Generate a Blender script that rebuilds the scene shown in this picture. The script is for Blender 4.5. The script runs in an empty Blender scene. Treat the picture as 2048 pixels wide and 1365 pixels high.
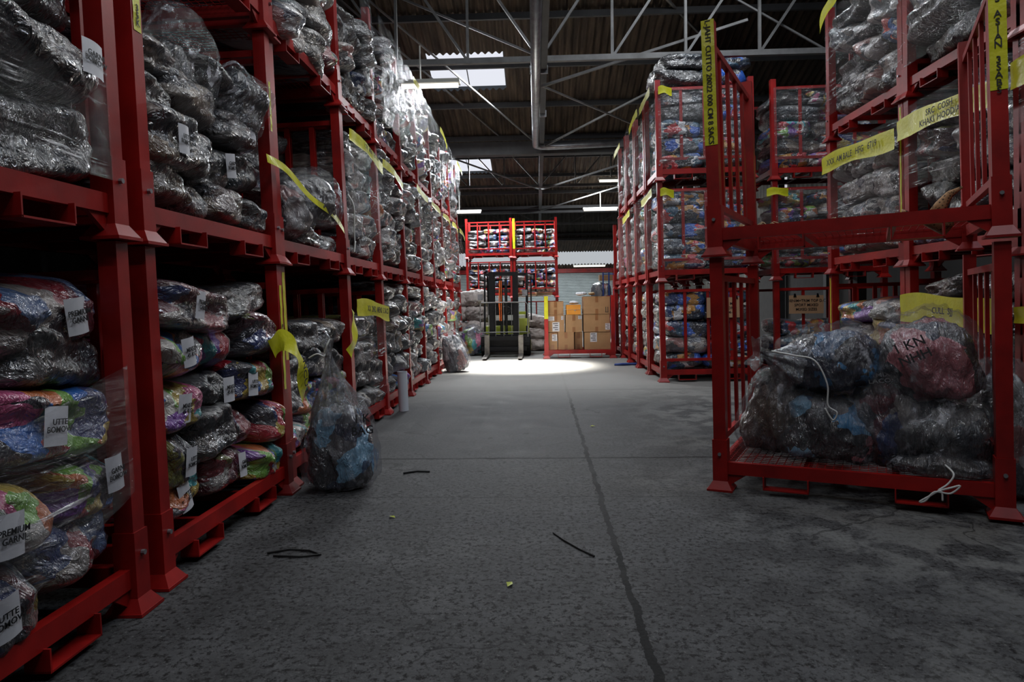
import bpy, math, random
import numpy as np
from mathutils import Vector, Matrix, noise, Euler
random.seed(7)
scene = bpy.context.scene
COL = scene.collection

# ------------------------------------------------------------------ camera
cd = bpy.data.cameras.new('camera'); cam = bpy.data.objects.new('camera', cd); COL.objects.link(cam)
cd.lens = 24.0; cd.sensor_width = 36.0; cd.shift_y = -0.018816
P_, S_, R_ = math.radians(1.6), math.radians(2.35), 0.015
fw = Vector((-math.sin(S_)*math.cos(P_), math.cos(S_)*math.cos(P_), -math.sin(P_)))
r0 = Vector((math.cos(S_), math.sin(S_), 0)); u0 = r0.cross(fw)
rt = r0*math.cos(R_) - u0*math.sin(R_); up = rt.cross(fw)
M = Matrix((rt, up, -fw)).transposed().to_4x4(); M.translation = (0, 0, 1.35)
cam.matrix_world = M
cd.dof.use_dof = False
scene.camera = cam
def proj(p):
    d = Vector(p) - Vector((0, 0, 1.35)); w = d.dot(fw)
    if w < .2: return None
    return 1024+1365*d.dot(rt)/w, 682.5-38.5-1365*d.dot(up)/w, w

# ------------------------------------------------------------------ world, exposure
w = bpy.data.worlds.new('world'); scene.world = w; w.use_nodes = True
w.node_tree.nodes['Background'].inputs[0].default_value = (.75, .85, 1, 1)
w.node_tree.nodes['Background'].inputs[1].default_value = 0.05
vs = scene.view_settings
vs.view_transform = 'Standard'; vs.look = 'None'; vs.gamma = 1; vs.use_curve_mapping = False
vs.exposure = 0.0
scene.cycles.max_bounces = 6; scene.cycles.transparent_max_bounces = 12
scene.cycles.diffuse_bounces = 3; scene.cycles.glossy_bounces = 3
scene.cycles.caustics_reflective = False; scene.cycles.caustics_refractive = False

def area(name, loc, size, energy, color=(1, 1, 1), rot=(0, 0, 0), spread=math.pi):
    l = bpy.data.lights.new(name, 'AREA'); l.shape = 'RECTANGLE'; l.size, l.size_y = size
    l.energy = energy; l.color = color; l.spread = spread
    o = bpy.data.objects.new(name, l); COL.objects.link(o); o.location = loc; o.rotation_euler = rot
    return o
DAY = (.92, .96, 1.0)
# daylight under the far roof lights, plus fill added under unseen near panes
area('skylight_and_fill', (-1.55, 15.3, 6.2), (1.6, 1.2), 400, DAY, (math.radians(-16), 0, 0))
area('skylight_and_fill', (-.75, 14.5, 6.3), (1.3, .8), 500, (1, .97, .9), (0, math.radians(-3), 0), math.radians(30))
area('skylight_and_fill', (-2.4, 25.2, 6.2), (2.0, 1.6), 900, DAY, (math.radians(-10), 0, 0))
area('skylight_and_fill', (2.2, 26.5, 5.8), (2.0, 1.6), 700, DAY)  # far overhead light, with no pane above it
area('skylight_and_fill', (-.2, 7.6, 8.0), (2.6, 1.0), 80, DAY)
area('skylight_and_fill', (3.6, 5.0, 8.0), (.9, .9), 110, (.72, .84, 1.0))
area('skylight_and_fill', (-1.2, -.8, 7.9), (1.2, .9), 55, (.75, .86, 1.0))
area('skylight_and_fill', (1.7, .4, 8.0), (1.1, .9), 75, (.8, .88, 1.0))  # fill added to light the facing sides of bags and stacks
area('skylight_and_fill', (2.6, 9.9, 7.55), (1.5, 1.0), 130, DAY)
for tx, ty in ((-.6, 5.6), (1.7, 3.2), (-.7, 1.6), (1.45, 7.3)):     # tubes added for film sparkle; the last also stands for a bright streak above
    area('added_tube_lamp', (tx, ty, 4.86), (1.4, .06), 16, (1, .95, .88))
area('lean_to_daylight', (0, 40.8, 3.85), (9, 3), 700, DAY)

# ------------------------------------------------------------------ node helpers
def new_mat(name):
    m = bpy.data.materials.new(name); m.use_nodes = True
    nt = m.node_tree; nt.nodes.clear()
    return m, nt
class N:
    def __init__(s, nt): s.nt = nt
    def n(s, t, **k):
        x = s.nt.nodes.new(t)
        for a, b in k.items(): setattr(x, a, b)
        return x
    def l(s, a, b): s.nt.links.new(a, b)
    def val(s, inp, v):
        if hasattr(v, 'is_linked') or isinstance(v, bpy.types.NodeSocket): s.l(v, inp)
        else: inp.default_value = v
    def math(s, op, a, b=0., c=0.):
        x = s.n('ShaderNodeMath', operation=op); s.val(x.inputs[0], a); s.val(x.inputs[1], b)
        if op in ('MULTIPLY_ADD', 'SMOOTH_MIN', 'COMPARE'): s.val(x.inputs[2], c)
        return x.outputs[0]
    def mix(s, f, a, b, bt='MIX'):
        x = s.n('ShaderNodeMix', data_type='RGBA', blend_type=bt)
        s.val(x.inputs[0], f); s.val(x.inputs[6], a); s.val(x.inputs[7], b); return x.outputs[2]
    def ramp(s, f, stops, const=False):
        x = s.n('ShaderNodeValToRGB'); cr = x.color_ramp
        if const: cr.interpolation = 'CONSTANT'
        while len(cr.elements) < len(stops): cr.elements.new(.5)
        for e, (p, c) in zip(cr.elements, stops):
            e.position = p; e.color = (*c, 1) if len(c) == 3 else c
        s.val(x.inputs[0], f); return x.outputs[0]
    def noise(s, vec, scale, detail=3, rough=.5, dist=0):
        x = s.n('ShaderNodeTexNoise'); s.val(x.inputs['Vector'], vec)
        x.inputs['Scale'].default_value = scale; x.inputs['Detail'].default_value = detail
        x.inputs['Roughness'].default_value = rough; x.inputs['Distortion'].default_value = dist
        return x.outputs[0]
    def mapping(s, vec, sc=(1, 1, 1), rot=(0, 0, 0), loc=(0, 0, 0)):
        x = s.n('ShaderNodeMapping'); s.val(x.inputs[0], vec)
        s.val(x.inputs['Location'], loc); x.inputs['Rotation'].default_value = rot; x.inputs['Scale'].default_value = sc
        return x.outputs[0]
    def bump(s, h, strength=.5, dist=.02, normal=None):
        x = s.n('ShaderNodeBump'); x.inputs['Strength'].default_value = strength; x.inputs['Distance'].default_value = dist
        s.l(h, x.inputs['Height'])
        if normal is not None: s.l(normal, x.inputs['Normal'])
        return x.outputs[0]
    def bsdf(s, color, rough=.5, metal=0, normal=None, coat=0, coat_rough=.1, spec=.5, **k):
        b = s.n('ShaderNodeBsdfPrincipled'); s.val(b.inputs['Base Color'], color if not isinstance(color, tuple) else (*color, 1))
        s.val(b.inputs['Roughness'], rough); s.val(b.inputs['Metallic'], metal)
        b.inputs['Specular IOR Level'].default_value = spec
        b.inputs['Coat Weight'].default_value = coat; b.inputs['Coat Roughness'].default_value = coat_rough
        if coat: b.inputs['Coat IOR'].default_value = 1.8
        if normal is not None: s.l(normal, b.inputs['Normal']); s.l(normal, b.inputs['Coat Normal'])
        return b.outputs[0]
    def out(s, sh):
        o = s.n('ShaderNodeOutputMaterial'); s.l(sh, o.inputs[0])
    def obj(s): return s.n('ShaderNodeTexCoord').outputs['Object']

def simple(name, color, rough=.5, metal=0, var=.25, scale=6, bump=.0, coat=0, spec=.5):
    m, nt = new_mat(name); g = N(nt); co = g.obj()
    f = g.noise(co, scale, 5, .6)
    dark = tuple(c*(1-var) for c in color); light = tuple(min(1, c*(1+var)) for c in color)
    c = g.ramp(f, [(.3, dark), (.7, light)])
    nrm = g.bump(g.noise(co, scale*6, 4), bump, .01) if bump else None
    g.out(g.bsdf(c, rough, metal, nrm, coat, spec=spec)); return m

def emis(name, color, strength):
    m, nt = new_mat(name); g = N(nt); e = g.n('ShaderNodeEmission')
    e.inputs[0].default_value = (*color, 1); e.inputs[1].default_value = strength
    g.out(e.outputs[0]); return m

PAL = {
 'charcoal': [(.012,.013,.016),(.03,.032,.036),(.008,.009,.012),(.05,.05,.05),(.015,.022,.032),(.035,.03,.028),(.1,.1,.1),(.01,.01,.012),(.02,.03,.04),(.06,.065,.07)],
 'multicoloured': [(.02,.02,.03),(.4,.015,.03),(.02,.12,.42),(.45,.33,.06),(.02,.3,.33),(.5,.1,.22),(.05,.05,.06),(.16,.36,.05),(.2,.07,.34),(.45,.43,.4),(.5,.14,.04),(.02,.03,.12)],
 'navy and red': [(.006,.009,.02),(.01,.03,.1),(.01,.1,.5),(.006,.008,.012),(.5,.012,.02),(.012,.03,.06),(.6,.6,.62),(.01,.012,.02),(.02,.09,.16),(.45,.2,.02),(.01,.02,.04),(.01,.05,.2)],
 'dark and blue': [(.012,.014,.02),(.01,.01,.012),(.05,.25,.5),(.02,.03,.06),(.2,.42,.6),(.03,.03,.035),(.01,.012,.016),(.4,.12,.14),(.02,.08,.18),(.12,.12,.13)],  # blues give both blue contents and the bags' cool highlights as colour
 'silver-grey': [(.24,.24,.24),(.42,.42,.42),(.05,.055,.065),(.22,.2,.19),(.1,.12,.14),(.4,.39,.38),(.08,.09,.12),(.25,.22,.2),(.03,.035,.05),(.3,.14,.13)],
 'grey and brown': [(.1,.08,.06),(.05,.045,.04),(.18,.14,.1),(.03,.03,.035),(.22,.2,.18),(.08,.06,.05),(.02,.02,.025),(.13,.12,.12),(.06,.03,.03),(.1,.11,.12)],
 'dark red and blue': [(.1,.01,.02),(.05,.01,.02),(.02,.04,.14),(.2,.02,.03),(.03,.03,.04),(.15,.15,.03),(.06,.1,.2),(.22,.2,.19),(.09,.015,.03),(.02,.02,.03)],
}
def bale_mat(name, cols, merged=False, cell=(5.2, 1.3, 1.7), vsc=1.):
    m, nt = new_mat(name); g = N(nt)
    if merged:
        at = g.n('ShaderNodeAttribute', attribute_name='seed').outputs['Fac']
        co = g.n('ShaderNodeAttribute', attribute_name='lco').outputs['Vector']
    else:
        at = g.n('ShaderNodeObjectInfo').outputs['Random']; co = g.obj()
    off = g.n('ShaderNodeCombineXYZ')
    g.l(g.math('MULTIPLY', at, 97.), off.inputs[0]); g.l(g.math('MULTIPLY', at, 53.), off.inputs[1]); g.l(g.math('MULTIPLY', at, 31.), off.inputs[2])
    va = g.n('ShaderNodeVectorMath', operation='ADD'); g.l(co, va.inputs[0]); g.l(off.outputs[0], va.inputs[1])
    v = va.outputs[0]
    if vsc != 1.: v = g.mapping(v, (vsc, vsc, vsc))
    # folded garments: stretched cells pushed about by noise
    nz = g.n('ShaderNodeTexNoise'); g.l(v, nz.inputs['Vector']); nz.inputs['Scale'].default_value = 3.2; nz.inputs['Detail'].default_value = 2
    va2 = g.n('ShaderNodeVectorMath', operation='MULTIPLY_ADD'); g.l(nz.outputs['Color'], va2.inputs[0]); va2.inputs[1].default_value = (.55, .55, .55); g.l(v, va2.inputs[2])
    vo = g.n('ShaderNodeTexVoronoi'); vo.inputs['Scale'].default_value = 1; g.l(g.mapping(va2.outputs[0], cell, (.3, .2, .1)), vo.inputs['Vector'])
    sx = g.n('ShaderNodeSeparateColor'); g.l(vo.outputs['Color'], sx.inputs[0])
    k = len(cols)
    base = g.ramp(sx.outputs[0], [(i/k, c) for i, c in enumerate(cols)], True)
    # small prints on some garments
    fine = g.noise(g.mapping(v, (14, 5, 10)), 2.0, 4, .6, .5)
    base = g.mix(g.ramp(fine, [(.56, (0, 0, 0)), (.66, (.16, .16, .16))]), base, (.2, .2, .21, 1))
    # creased clear film: thin pale streaks where it bunches
    st = g.noise(g.mapping(v, (6, 2.4, 2.4), (.2, .6, .3)), 1.6, 4, .6, 1.2)
    ridge = g.math('ABSOLUTE', g.math('SUBTRACT', st, .5))
    crease = g.ramp(ridge, [(0., (.30, .30, .30)), (.012, (.05, .05, .05)), (.04, (0, 0, 0))])
    base = g.mix(crease, base, (.4, .41, .43, 1))
    h1 = g.noise(v, 4.0, 3, .5, .8)
    h2 = g.noise(g.mapping(v, (7, 2.2, 2.2), (.2, .5, .3)), 1.7, 4, .55, 1.2)
    rid = g.math('ABSOLUTE', g.math('SUBTRACT', h2, .5))
    hh = g.math('ADD', g.math('MULTIPLY', h1, .6), g.math('MULTIPLY', rid, 1.8))
    nrm = g.bump(hh, .6, .05)
    g.out(g.bsdf(base, .34, 0, nrm, coat=1, coat_rough=.045, spec=.5)); return m
BM = {k: bale_mat('film_over_%s_clothes' % k.replace(' ', '_').replace('-', '_'), c) for k, c in PAL.items()}
BMB = {k: bale_mat('loose_%s_clothes' % k.replace(' ', '_').replace('-', '_'), c, cell=(2.6, 1.5, 2.0), vsc=2.1) for k, c in PAL.items()}
BMM = {k: bale_mat('heap_%s_clothes' % k.replace(' ', '_').replace('-', '_'), c, True) for k, c in PAL.items()}

def red_paint():
    m, nt = new_mat('worn_red_paint'); g = N(nt); co = g.obj()
    oi = g.n('ShaderNodeObjectInfo').outputs['Random']
    va = g.n('ShaderNodeVectorMath', operation='ADD'); g.l(co, va.inputs[0]); g.l(oi, va.inputs[1]); co = va.outputs[0]
    f = g.noise(co, 3, 4, .6)
    c = g.ramp(f, [(.3, (.17, .003, .003)), (.7, (.36, .008, .006))])
    s = g.noise(co, 26, 5, .7)
    c = g.mix(g.ramp(s, [(.68, (0, 0, 0)), (.74, (.7, .7, .7))]), c, (.05, .03, .03, 1))
    c = g.mix(g.ramp(g.noise(g.mapping(co, (9, 9, 3)), 9, 4, .7), [(.72, (0, 0, 0)), (.78, (.6, .6, .6))]), c, (.3, .25, .24, 1))
    g.out(g.bsdf(c, .42, 0, g.bump(s, .15, .004), spec=.45)); return m
RED = red_paint()

def film_mat(name, base_fac=.14, streak_fac=.55, rot=.25, sc=(1.5, 1.5, 22), tint=(.8, .81, .84)):
    m, nt = new_mat(name); g = N(nt); co = g.obj()
    oi = g.n('ShaderNodeObjectInfo').outputs['Random']
    va = g.n('ShaderNodeVectorMath', operation='MULTIPLY_ADD'); g.l(oi, va.inputs[0]); va.inputs[1].default_value = (37, 17, 29); g.l(co, va.inputs[2]); co = va.outputs[0]
    s = g.noise(g.mapping(co, sc, (0, rot, 0)), 1.6, 6, .6, .6)
    big = g.noise(co, 2.6, 4, .6, 1.)
    big2 = g.ramp(big, [(.4, (0, 0, 0)), (.6, (1, 1, 1))])
    ridge = g.ramp(s, [(.56, (0, 0, 0)), (.63, (1, 1, 1))])
    f = g.math('ADD', g.math('MULTIPLY', g.math('MULTIPLY', ridge, big2), streak_fac), base_fac)
    h = g.math('ADD', g.math('MULTIPLY', s, .8), g.noise(co, 7, 5, .6, 1.5))
    nrm = g.bump(h, .9, .04)
    rc = g.math('MULTIPLY', ridge, big2)
    b = g.bsdf(g.mix(rc, (*[c*.22 for c in tint], 1), (*tint, 1)), .1, 0, nrm, spec=1.)
    b.node.inputs['IOR'].default_value = 1.9
    t = g.n('ShaderNodeBsdfTransparent'); t.inputs[0].default_value = (.97, .97, .98, 1)
    mx = g.n('ShaderNodeMixShader'); g.l(f, mx.inputs[0]); g.l(t.outputs[0], mx.inputs[1]); g.l(b, mx.inputs[2])
    g.out(mx.outputs[0]); return m
WRAP = film_mat('stretch_film')
WRAP2 = film_mat('stretch_film_steep', .14, .58, -.55, (1.2, 1.2, 16))
BAGF = film_mat('clear_bag_film', .17, .45, .9, (5, 5, 2.5), (.6, .62, .68))
NECKF = film_mat('gathered_bag_film', .5, .4, .9, (9, 9, 1.5), (.6, .62, .68))

YEL = simple('yellow_tape', (.55, .54, .015), .4, 0, .12, 5, .3, coat=.15)
INK = simple('black_marker_ink', (.01, .01, .012), .6)
PAPER = simple('white_label_paper', (.55, .56, .6), .6, 0, .08, 20)
CARD = simple('brown_cardboard', (.3, .17, .08), .8, 0, .12, 4)
CARD2 = simple('kraft_cardboard_sign', (.42, .25, .14), .8, 0, .08, 4)
ORANGE = simple('orange_cardboard', (.6, .24, .02), .6, 0, .08, 4)
TAPEB = simple('brown_parcel_tape', (.2, .085, .03), .35, 0, .1, 9)
STEEL = simple('galvanised_steel', (.3, .31, .33), .35, .7, .3, 5, .1)
DSTEEL = simple('dusty_grey_steel', (.12, .12, .12), .6, .2, .35, 3, .1)
DSTEEL2 = simple('dark_roof_steel', (.03, .03, .032), .65, .1, .3, 3)
BLACK = simple('black_machine_paint', (.006, .006, .007), .55, 0, .3, 5, spec=.12)
RUBBER = simple('black_rubber', (.008, .008, .008), .75, spec=.15)
LIME = simple('lime_machine_paint', (.3, .36, .03), .4, 0, .1)
CREAM = simple('grey_white_machine_panel', (.4, .4, .36), .5, 0, .1)
FORKM = simple('worn_fork_steel', (.13, .12, .11), .4, .6, .4, 8)
WHITEP = simple('white_plastic_tube', (.5, .54, .6), .35, 0, .06, 3)
RIBBON = simple('white_tie_ribbon', (.62, .62, .6), .5)
STRAW = simple('pale_straw', (.4, .3, .17), .8)
BLUE = simple('blue_webbing', (.01, .04, .2), .6)
LEAF = simple('yellow_green_leaf', (.35, .4, .02), .5)
CORD = simple('dark_cord', (.012, .012, .012), .7)
ORGL = simple('orange_plastic', (.6, .12, .02), .4)
SACK = None
def sack_mat():
    m, nt = new_mat('grey_woven_sack'); g = N(nt); co = g.obj()
    f = g.noise(co, 3, 4, .6)
    c = g.ramp(f, [(.3, (.38, .33, .31)), (.7, (.62, .56, .53))])
    h = g.noise(g.mapping(co, (4, 4, 1.5)), 3, 5, .6, 1.2)
    g.out(g.bsdf(c, .5, 0, g.bump(h, .9, .06), spec=.3)); return m
SACK = sack_mat()

# ------------------------------------------------------------------ mesh helpers
class MB:
    def __init__(s): s.v = []; s.f = []; s.mi = []; s.cur = 0
    def add(s, vs, fs):
        o = len(s.v); s.v += [tuple(p) for p in vs]
        for f in fs: s.f.append(tuple(i+o for i in f)); s.mi.append(s.cur)
    def box(s, c, d, R=None):
        hx, hy, hz = d[0]/2, d[1]/2, d[2]/2; c = Vector(c)
        p = [Vector((x*hx, y*hy, z*hz)) for x in (-1, 1) for y in (-1, 1) for z in (-1, 1)]
        if R is not None: p = [R @ q for q in p]
        s.add([q+c for q in p], [(0,1,3,2),(4,6,7,5),(0,4,5,1),(2,3,7,6),(0,2,6,4),(1,5,7,3)])
    def box2(s, lo, hi):
        s.box([(a+b)/2 for a, b in zip(lo, hi)], [b-a for a, b in zip(lo, hi)])
    def bar(s, a, b, w, h=None, upv=(0, 0, 1)):
        a, b = Vector(a), Vector(b); d = b-a; L = d.length; h = h or w
        z = d.normalized(); x = Vector(upv).cross(z)
        if x.length < 1e-3: x = Vector((1, 0, 0)).cross(z)
        x.normalize(); y = z.cross(x)
        s.box((a+b)/2, (w, h, L), Matrix((x, y, z)).transposed())
    def tube(s, pts, r, n=8, caps=True):
        pts = [Vector(p) for p in pts]; rings = []; pn = None
        rr = r if isinstance(r, (list, tuple)) else [r]*len(pts)
        vs = []
        for i, p in enumerate(pts):
            t = (pts[min(i+1, len(pts)-1)]-pts[max(i-1, 0)]).normalized()
            if pn is None:
                pn = t.orthogonal().normalized()
            else:
                pn = (pn - t*pn.dot(t)).normalized()
            bn = t.cross(pn)
            for k in range(n):
                a = 2*math.pi*k/n; vs.append(p+(pn*math.cos(a)+bn*math.sin(a))*rr[i])
        fs = []
        for i in range(len(pts)-1):
            for k in range(n):
                k2 = (k+1) % n; fs.append((i*n+k, i*n+k2, (i+1)*n+k2, (i+1)*n+k))
        if caps: fs.append(tuple(range(n-1, -1, -1))); fs.append(tuple((len(pts)-1)*n+k for k in range(n)))
        s.add(vs, fs)
    def frustum(s, c, a, b, h):   # square frustum from half size a (bottom) to b (top)
        x, y, z = c
        s.add([(x-a,y-a,z),(x+a,y-a,z),(x+a,y+a,z),(x-a,y+a,z),(x-b,y-b,z+h),(x+b,y-b,z+h),(x+b,y+b,z+h),(x-b,y+b,z+h)],
              [(3,2,1,0),(4,5,6,7),(0,1,5,4),(1,2,6,5),(2,3,7,6),(3,0,4,7)])
    def prism(s, poly, t, ax):    # polygon (list of 3d pts) extruded by vector t
        t = Vector(t); n = len(poly); p = [Vector(q) for q in poly]
        s.add(p+[q+t for q in p], [tuple(range(n)), tuple(range(2*n-1, n-1, -1))]+[(i, i+n, (i+1) % n+n, (i+1) % n) for i in range(n)])
    def mesh(s, name, mats, smooth=False):
        me = bpy.data.meshes.new(name); me.from_pydata(s.v, [], s.f); me.update()
        for m in (mats if isinstance(mats, (list, tuple)) else [mats]): me.materials.append(m)
        if any(s.mi): me.polygons.foreach_set('material_index', s.mi)
        if smooth: me.polygons.foreach_set('use_smooth', [True]*len(me.polygons))
        import bmesh
        bm = bmesh.new(); bm.from_mesh(me); bmesh.ops.recalc_face_normals(bm, faces=bm.faces); bm.to_mesh(me); bm.free()
        return me

def put(name, me, parent=None, loc=(0, 0, 0), rot=(0, 0, 0), scale=(1, 1, 1)):
    o = bpy.data.objects.new(name, me); COL.objects.link(o)
    if parent is not None: o.parent = parent
    o.location = loc; o.rotation_euler = rot; o.scale = scale
    return o
def tag(o, label, cat, group=None):
    o['label'] = label; o['category'] = cat
    if group: o['group'] = group
    return o
def thing(name, label, cat, loc=(0, 0, 0), rot=(0, 0, 0), group=None):
    return tag(put(name, None, None, loc, rot), label, cat, group)
def struct(name, me, parent=None, **k):
    o = put(name, me, parent, **k)
    if parent is None: o['kind'] = 'structure'
    return o

_txt = {}
def text_mesh(s, size, mat, spacing=1.0, align='CENTER'):
    key = (s, size, mat.name, spacing)
    if key in _txt: return _txt[key]
    cu = bpy.data.curves.new('lettering', 'FONT'); cu.body = s; cu.size = size; cu.extrude = .0008; cu.resolution_u = 2
    cu.align_x = align; cu.align_y = 'CENTER'; cu.space_line = spacing; cu.offset = size*.012
    o = bpy.data.objects.new('lettering', cu); COL.objects.link(o)
    dg = bpy.context.evaluated_depsgraph_get(); me = bpy.data.meshes.new_from_object(o.evaluated_get(dg))
    bpy.data.objects.remove(o); me.materials.clear(); me.materials.append(mat); me.name = 'lettering'
    _txt[key] = me; return me

# cube-sphere grid
def grid(n):
    idx = {}; vs = []; fs = []
    def vid(a, b, c):
        k = (a, b, c)
        if k not in idx: idx[k] = len(vs); vs.append((2*a/n-1, 2*b/n-1, 2*c/n-1))
        return idx[k]
    for i in range(n):
        for j in range(n):
            fs.append((vid(i,j,0), vid(i,j+1,0), vid(i+1,j+1,0), vid(i+1,j,0)))
            fs.append((vid(i,j,n), vid(i+1,j,n), vid(i+1,j+1,n), vid(i,j+1,n)))
            fs.append((vid(i,0,j), vid(i+1,0,j), vid(i+1,0,j+1), vid(i,0,j+1)))
            fs.append((vid(i,n,j), vid(i,n,j+1), vid(i+1,n,j+1), vid(i+1,n,j)))
            fs.append((vid(0,i,j), vid(0,i,j+1), vid(0,i+1,j+1), vid(0,i+1,j)))
            fs.append((vid(n,i,j), vid(n,i+1,j), vid(n,i+1,j+1), vid(n,i,j+1)))
    return vs, fs
_G = {n: grid(n) for n in (8, 22, 34)}
def pillow(n, seed, p=4.5, amp=.07, wr=.02):
    vs, fs = _G[n]; out = []; o = Vector((seed*7.3, seed*3.1, seed*1.7))
    for a, b, c in vs:
        a, b, c = [math.tan(t*.78)/math.tan(.78) for t in (a, b, c)]
        r = (abs(a)**p+abs(b)**p+abs(c)**p)**(1/p); q = Vector((a, b, c))/r
        nn = q.normalized()
        d = amp*noise.noise(q*1.3+o)*2 + wr*(.5-abs(noise.noise(Vector((q.x*4.2, q.y*2.4, q.z*2.4))+o)))*2
        if n >= 22: d += wr*.7*(.3-abs(noise.noise(Vector((q.x*9, q.y*4, q.z*5))+o)))
        # a waist where the film is pulled tight
        d -= .03*math.exp(-((q.x-.25*math.sin(seed))/.12)**2)
        q = q + nn*d
        out.append((q.x*.5, q.y*.5, q.z*.5))
    return out, fs
def pillow_mesh(name, n, seed, mat, **k):
    v, f = pillow(n, seed, **k); me = bpy.data.meshes.new(name); me.from_pydata(v, [], f)
    me.materials.append(mat); me.polygons.foreach_set('use_smooth', [True]*len(f)); me.update(); return me
LO = [pillow(8, s) for s in range(6)]
_hi = {}
def hi_mesh(seed, pal, n=22):
    k = (seed, pal, n)
    if k not in _hi: _hi[k] = pillow_mesh('bale', n, seed, BM[pal], p=[3.5, 4.5, 6, 4, 5, 3.8][seed % 6])
    return _hi[k]

# ------------------------------------------------------------------ STRUCTURE
def floor_mat():
    m, nt = new_mat('worn_concrete'); g = N(nt); co = g.obj()
    sp = g.n('ShaderNodeSeparateXYZ'); g.l(co, sp.inputs[0]); X, Y = sp.outputs[0], sp.outputs[1]
    big = g.noise(co, .55, 5, .6, .4)
    med = g.noise(co, 3.2, 6, .65, .3)
    c = g.ramp(big, [(.3, (.058, .059, .063)), (.7, (.108, .108, .108))])
    c = g.mix(g.ramp(med, [(.42, (.8, .8, .8)), (.6, (0, 0, 0))]), c, (.045, .045, .046, 1))
    pit = g.noise(co, 30, 7, .8, .2)
    pit2 = g.noise(co, 60, 3, .6)
    pits = g.ramp(pit, [(.42, (1, 1, 1)), (.5, (0, 0, 0))])
    # the near slabs are more worn than the far ones
    near = g.ramp(g.math('MULTIPLY', g.math('ADD', Y, g.math('MULTIPLY', med, 1.5)), .1), [(.5, (1, 1, 1)), (.95, (.25, .25, .25))])
    c = g.mix(g.mix(1, pits, near, 'MULTIPLY'), c, (.012, .011, .011, 1))
    c = g.mix(g.ramp(pit2, [(.62, (0, 0, 0)), (.72, (.45, .45, .45))]), c, (.22, .22, .21, 1))
    # smoother, paler skim on the right
    rp = g.ramp(g.math('MULTIPLY', g.math('ADD', X, g.math('MULTIPLY', big, 3.)), .2), [(.45, (0, 0, 0)), (.75, (.5, .5, .5))])
    c = g.mix(g.mix(1, rp, g.ramp(med, [(.45, (0, 0, 0)), (.55, (1, 1, 1))]), 'MULTIPLY'), c, (.2, .2, .19, 1))
    # black drips
    drip = g.noise(co, 4.5, 3, .5)
    c = g.mix(g.ramp(drip, [(.7, (0, 0, 0)), (.74, (.8, .8, .8))]), c, (.016, .014, .012, 1))
    wob = g.math('MULTIPLY', g.math('SUBTRACT', g.noise(co, 2.6, 5, .7), .5), .10)
    wob2 = g.math('MULTIPLY', g.math('SUBTRACT', g.noise(co, 18, 3, .7), .5), .025)
    wv = g.math('ADD', wob, wob2)
    def line(coord, at, wd):
        d = g.math('ABSOLUTE', g.math('ADD', g.math('SUBTRACT', coord, at), wv))
        return g.math('LESS_THAN', d, wd)
    seam = line(X, .40, .018)
    for at, wd in ((5.88, .022), (10.45, .045), (17.5, .03), (4.7, .004)):
        seam = g.math('MAXIMUM', seam, g.math('MULTIPLY', line(Y, at, wd), 1.))
    cr = g.n('ShaderNodeTexVoronoi', feature='DISTANCE_TO_EDGE'); cr.inputs['Scale'].default_value = .55
    nz = g.n('ShaderNodeTexNoise'); g.l(co, nz.inputs['Vector']); nz.inputs['Scale'].default_value = 1.6; nz.inputs['Detail'].default_value = 5
    vm = g.n('ShaderNodeVectorMath', operation='MULTIPLY_ADD'); g.l(nz.outputs['Color'], vm.inputs[0]); vm.inputs[1].default_value = (1.1, 1.1, 0); g.l(co, vm.inputs[2])
    g.l(vm.outputs[0], cr.inputs['Vector'])
    hair = g.math('MULTIPLY', g.math('LESS_THAN', cr.outputs['Distance'], .004), g.math('GREATER_THAN', big, .5))
    c = g.mix(g.math('MULTIPLY', hair, .55), c, (.015, .015, .015, 1))
    c = g.mix(g.math('MULTIPLY', seam, .93), c, (.006, .006, .006, 1))
    def rect(x0, x1, y0, y1, sk):
        xs = g.math('ADD', X, g.math('MULTIPLY', g.math('SUBTRACT', Y, y0), sk))
        a = g.math('MULTIPLY', g.math('GREATER_THAN', xs, x0), g.math('LESS_THAN', xs, x1))
        b = g.math('MULTIPLY', g.math('GREATER_THAN', Y, y0), g.math('LESS_THAN', Y, y1))
        return g.math('MULTIPLY', a, b)
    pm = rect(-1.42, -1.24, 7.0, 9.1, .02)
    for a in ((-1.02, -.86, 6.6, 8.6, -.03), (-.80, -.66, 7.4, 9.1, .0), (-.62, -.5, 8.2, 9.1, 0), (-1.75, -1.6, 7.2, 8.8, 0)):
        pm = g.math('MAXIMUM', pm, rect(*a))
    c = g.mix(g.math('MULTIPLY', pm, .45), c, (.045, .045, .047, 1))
    patch = rect(-1.95, .35, 5.9, 9.15, 0)
    c = g.mix(g.math('MULTIPLY', patch, .25), c, (.05, .05, .052, 1))
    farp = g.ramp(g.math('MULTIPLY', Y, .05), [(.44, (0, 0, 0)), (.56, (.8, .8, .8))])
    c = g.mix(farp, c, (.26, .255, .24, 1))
    h = g.math('SUBTRACT', g.math('MULTIPLY', pit, .6), g.math('MULTIPLY', seam, 1.2))
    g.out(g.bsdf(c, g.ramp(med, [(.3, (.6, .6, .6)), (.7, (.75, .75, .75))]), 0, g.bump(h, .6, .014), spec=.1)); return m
mb = MB(); mb.add([(-9, -4, 0), (10, -4, 0), (10, 46, 0), (-9, 46, 0)], [(0, 1, 2, 3)])
struct('floor', mb.mesh('floor', floor_mat()))

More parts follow.
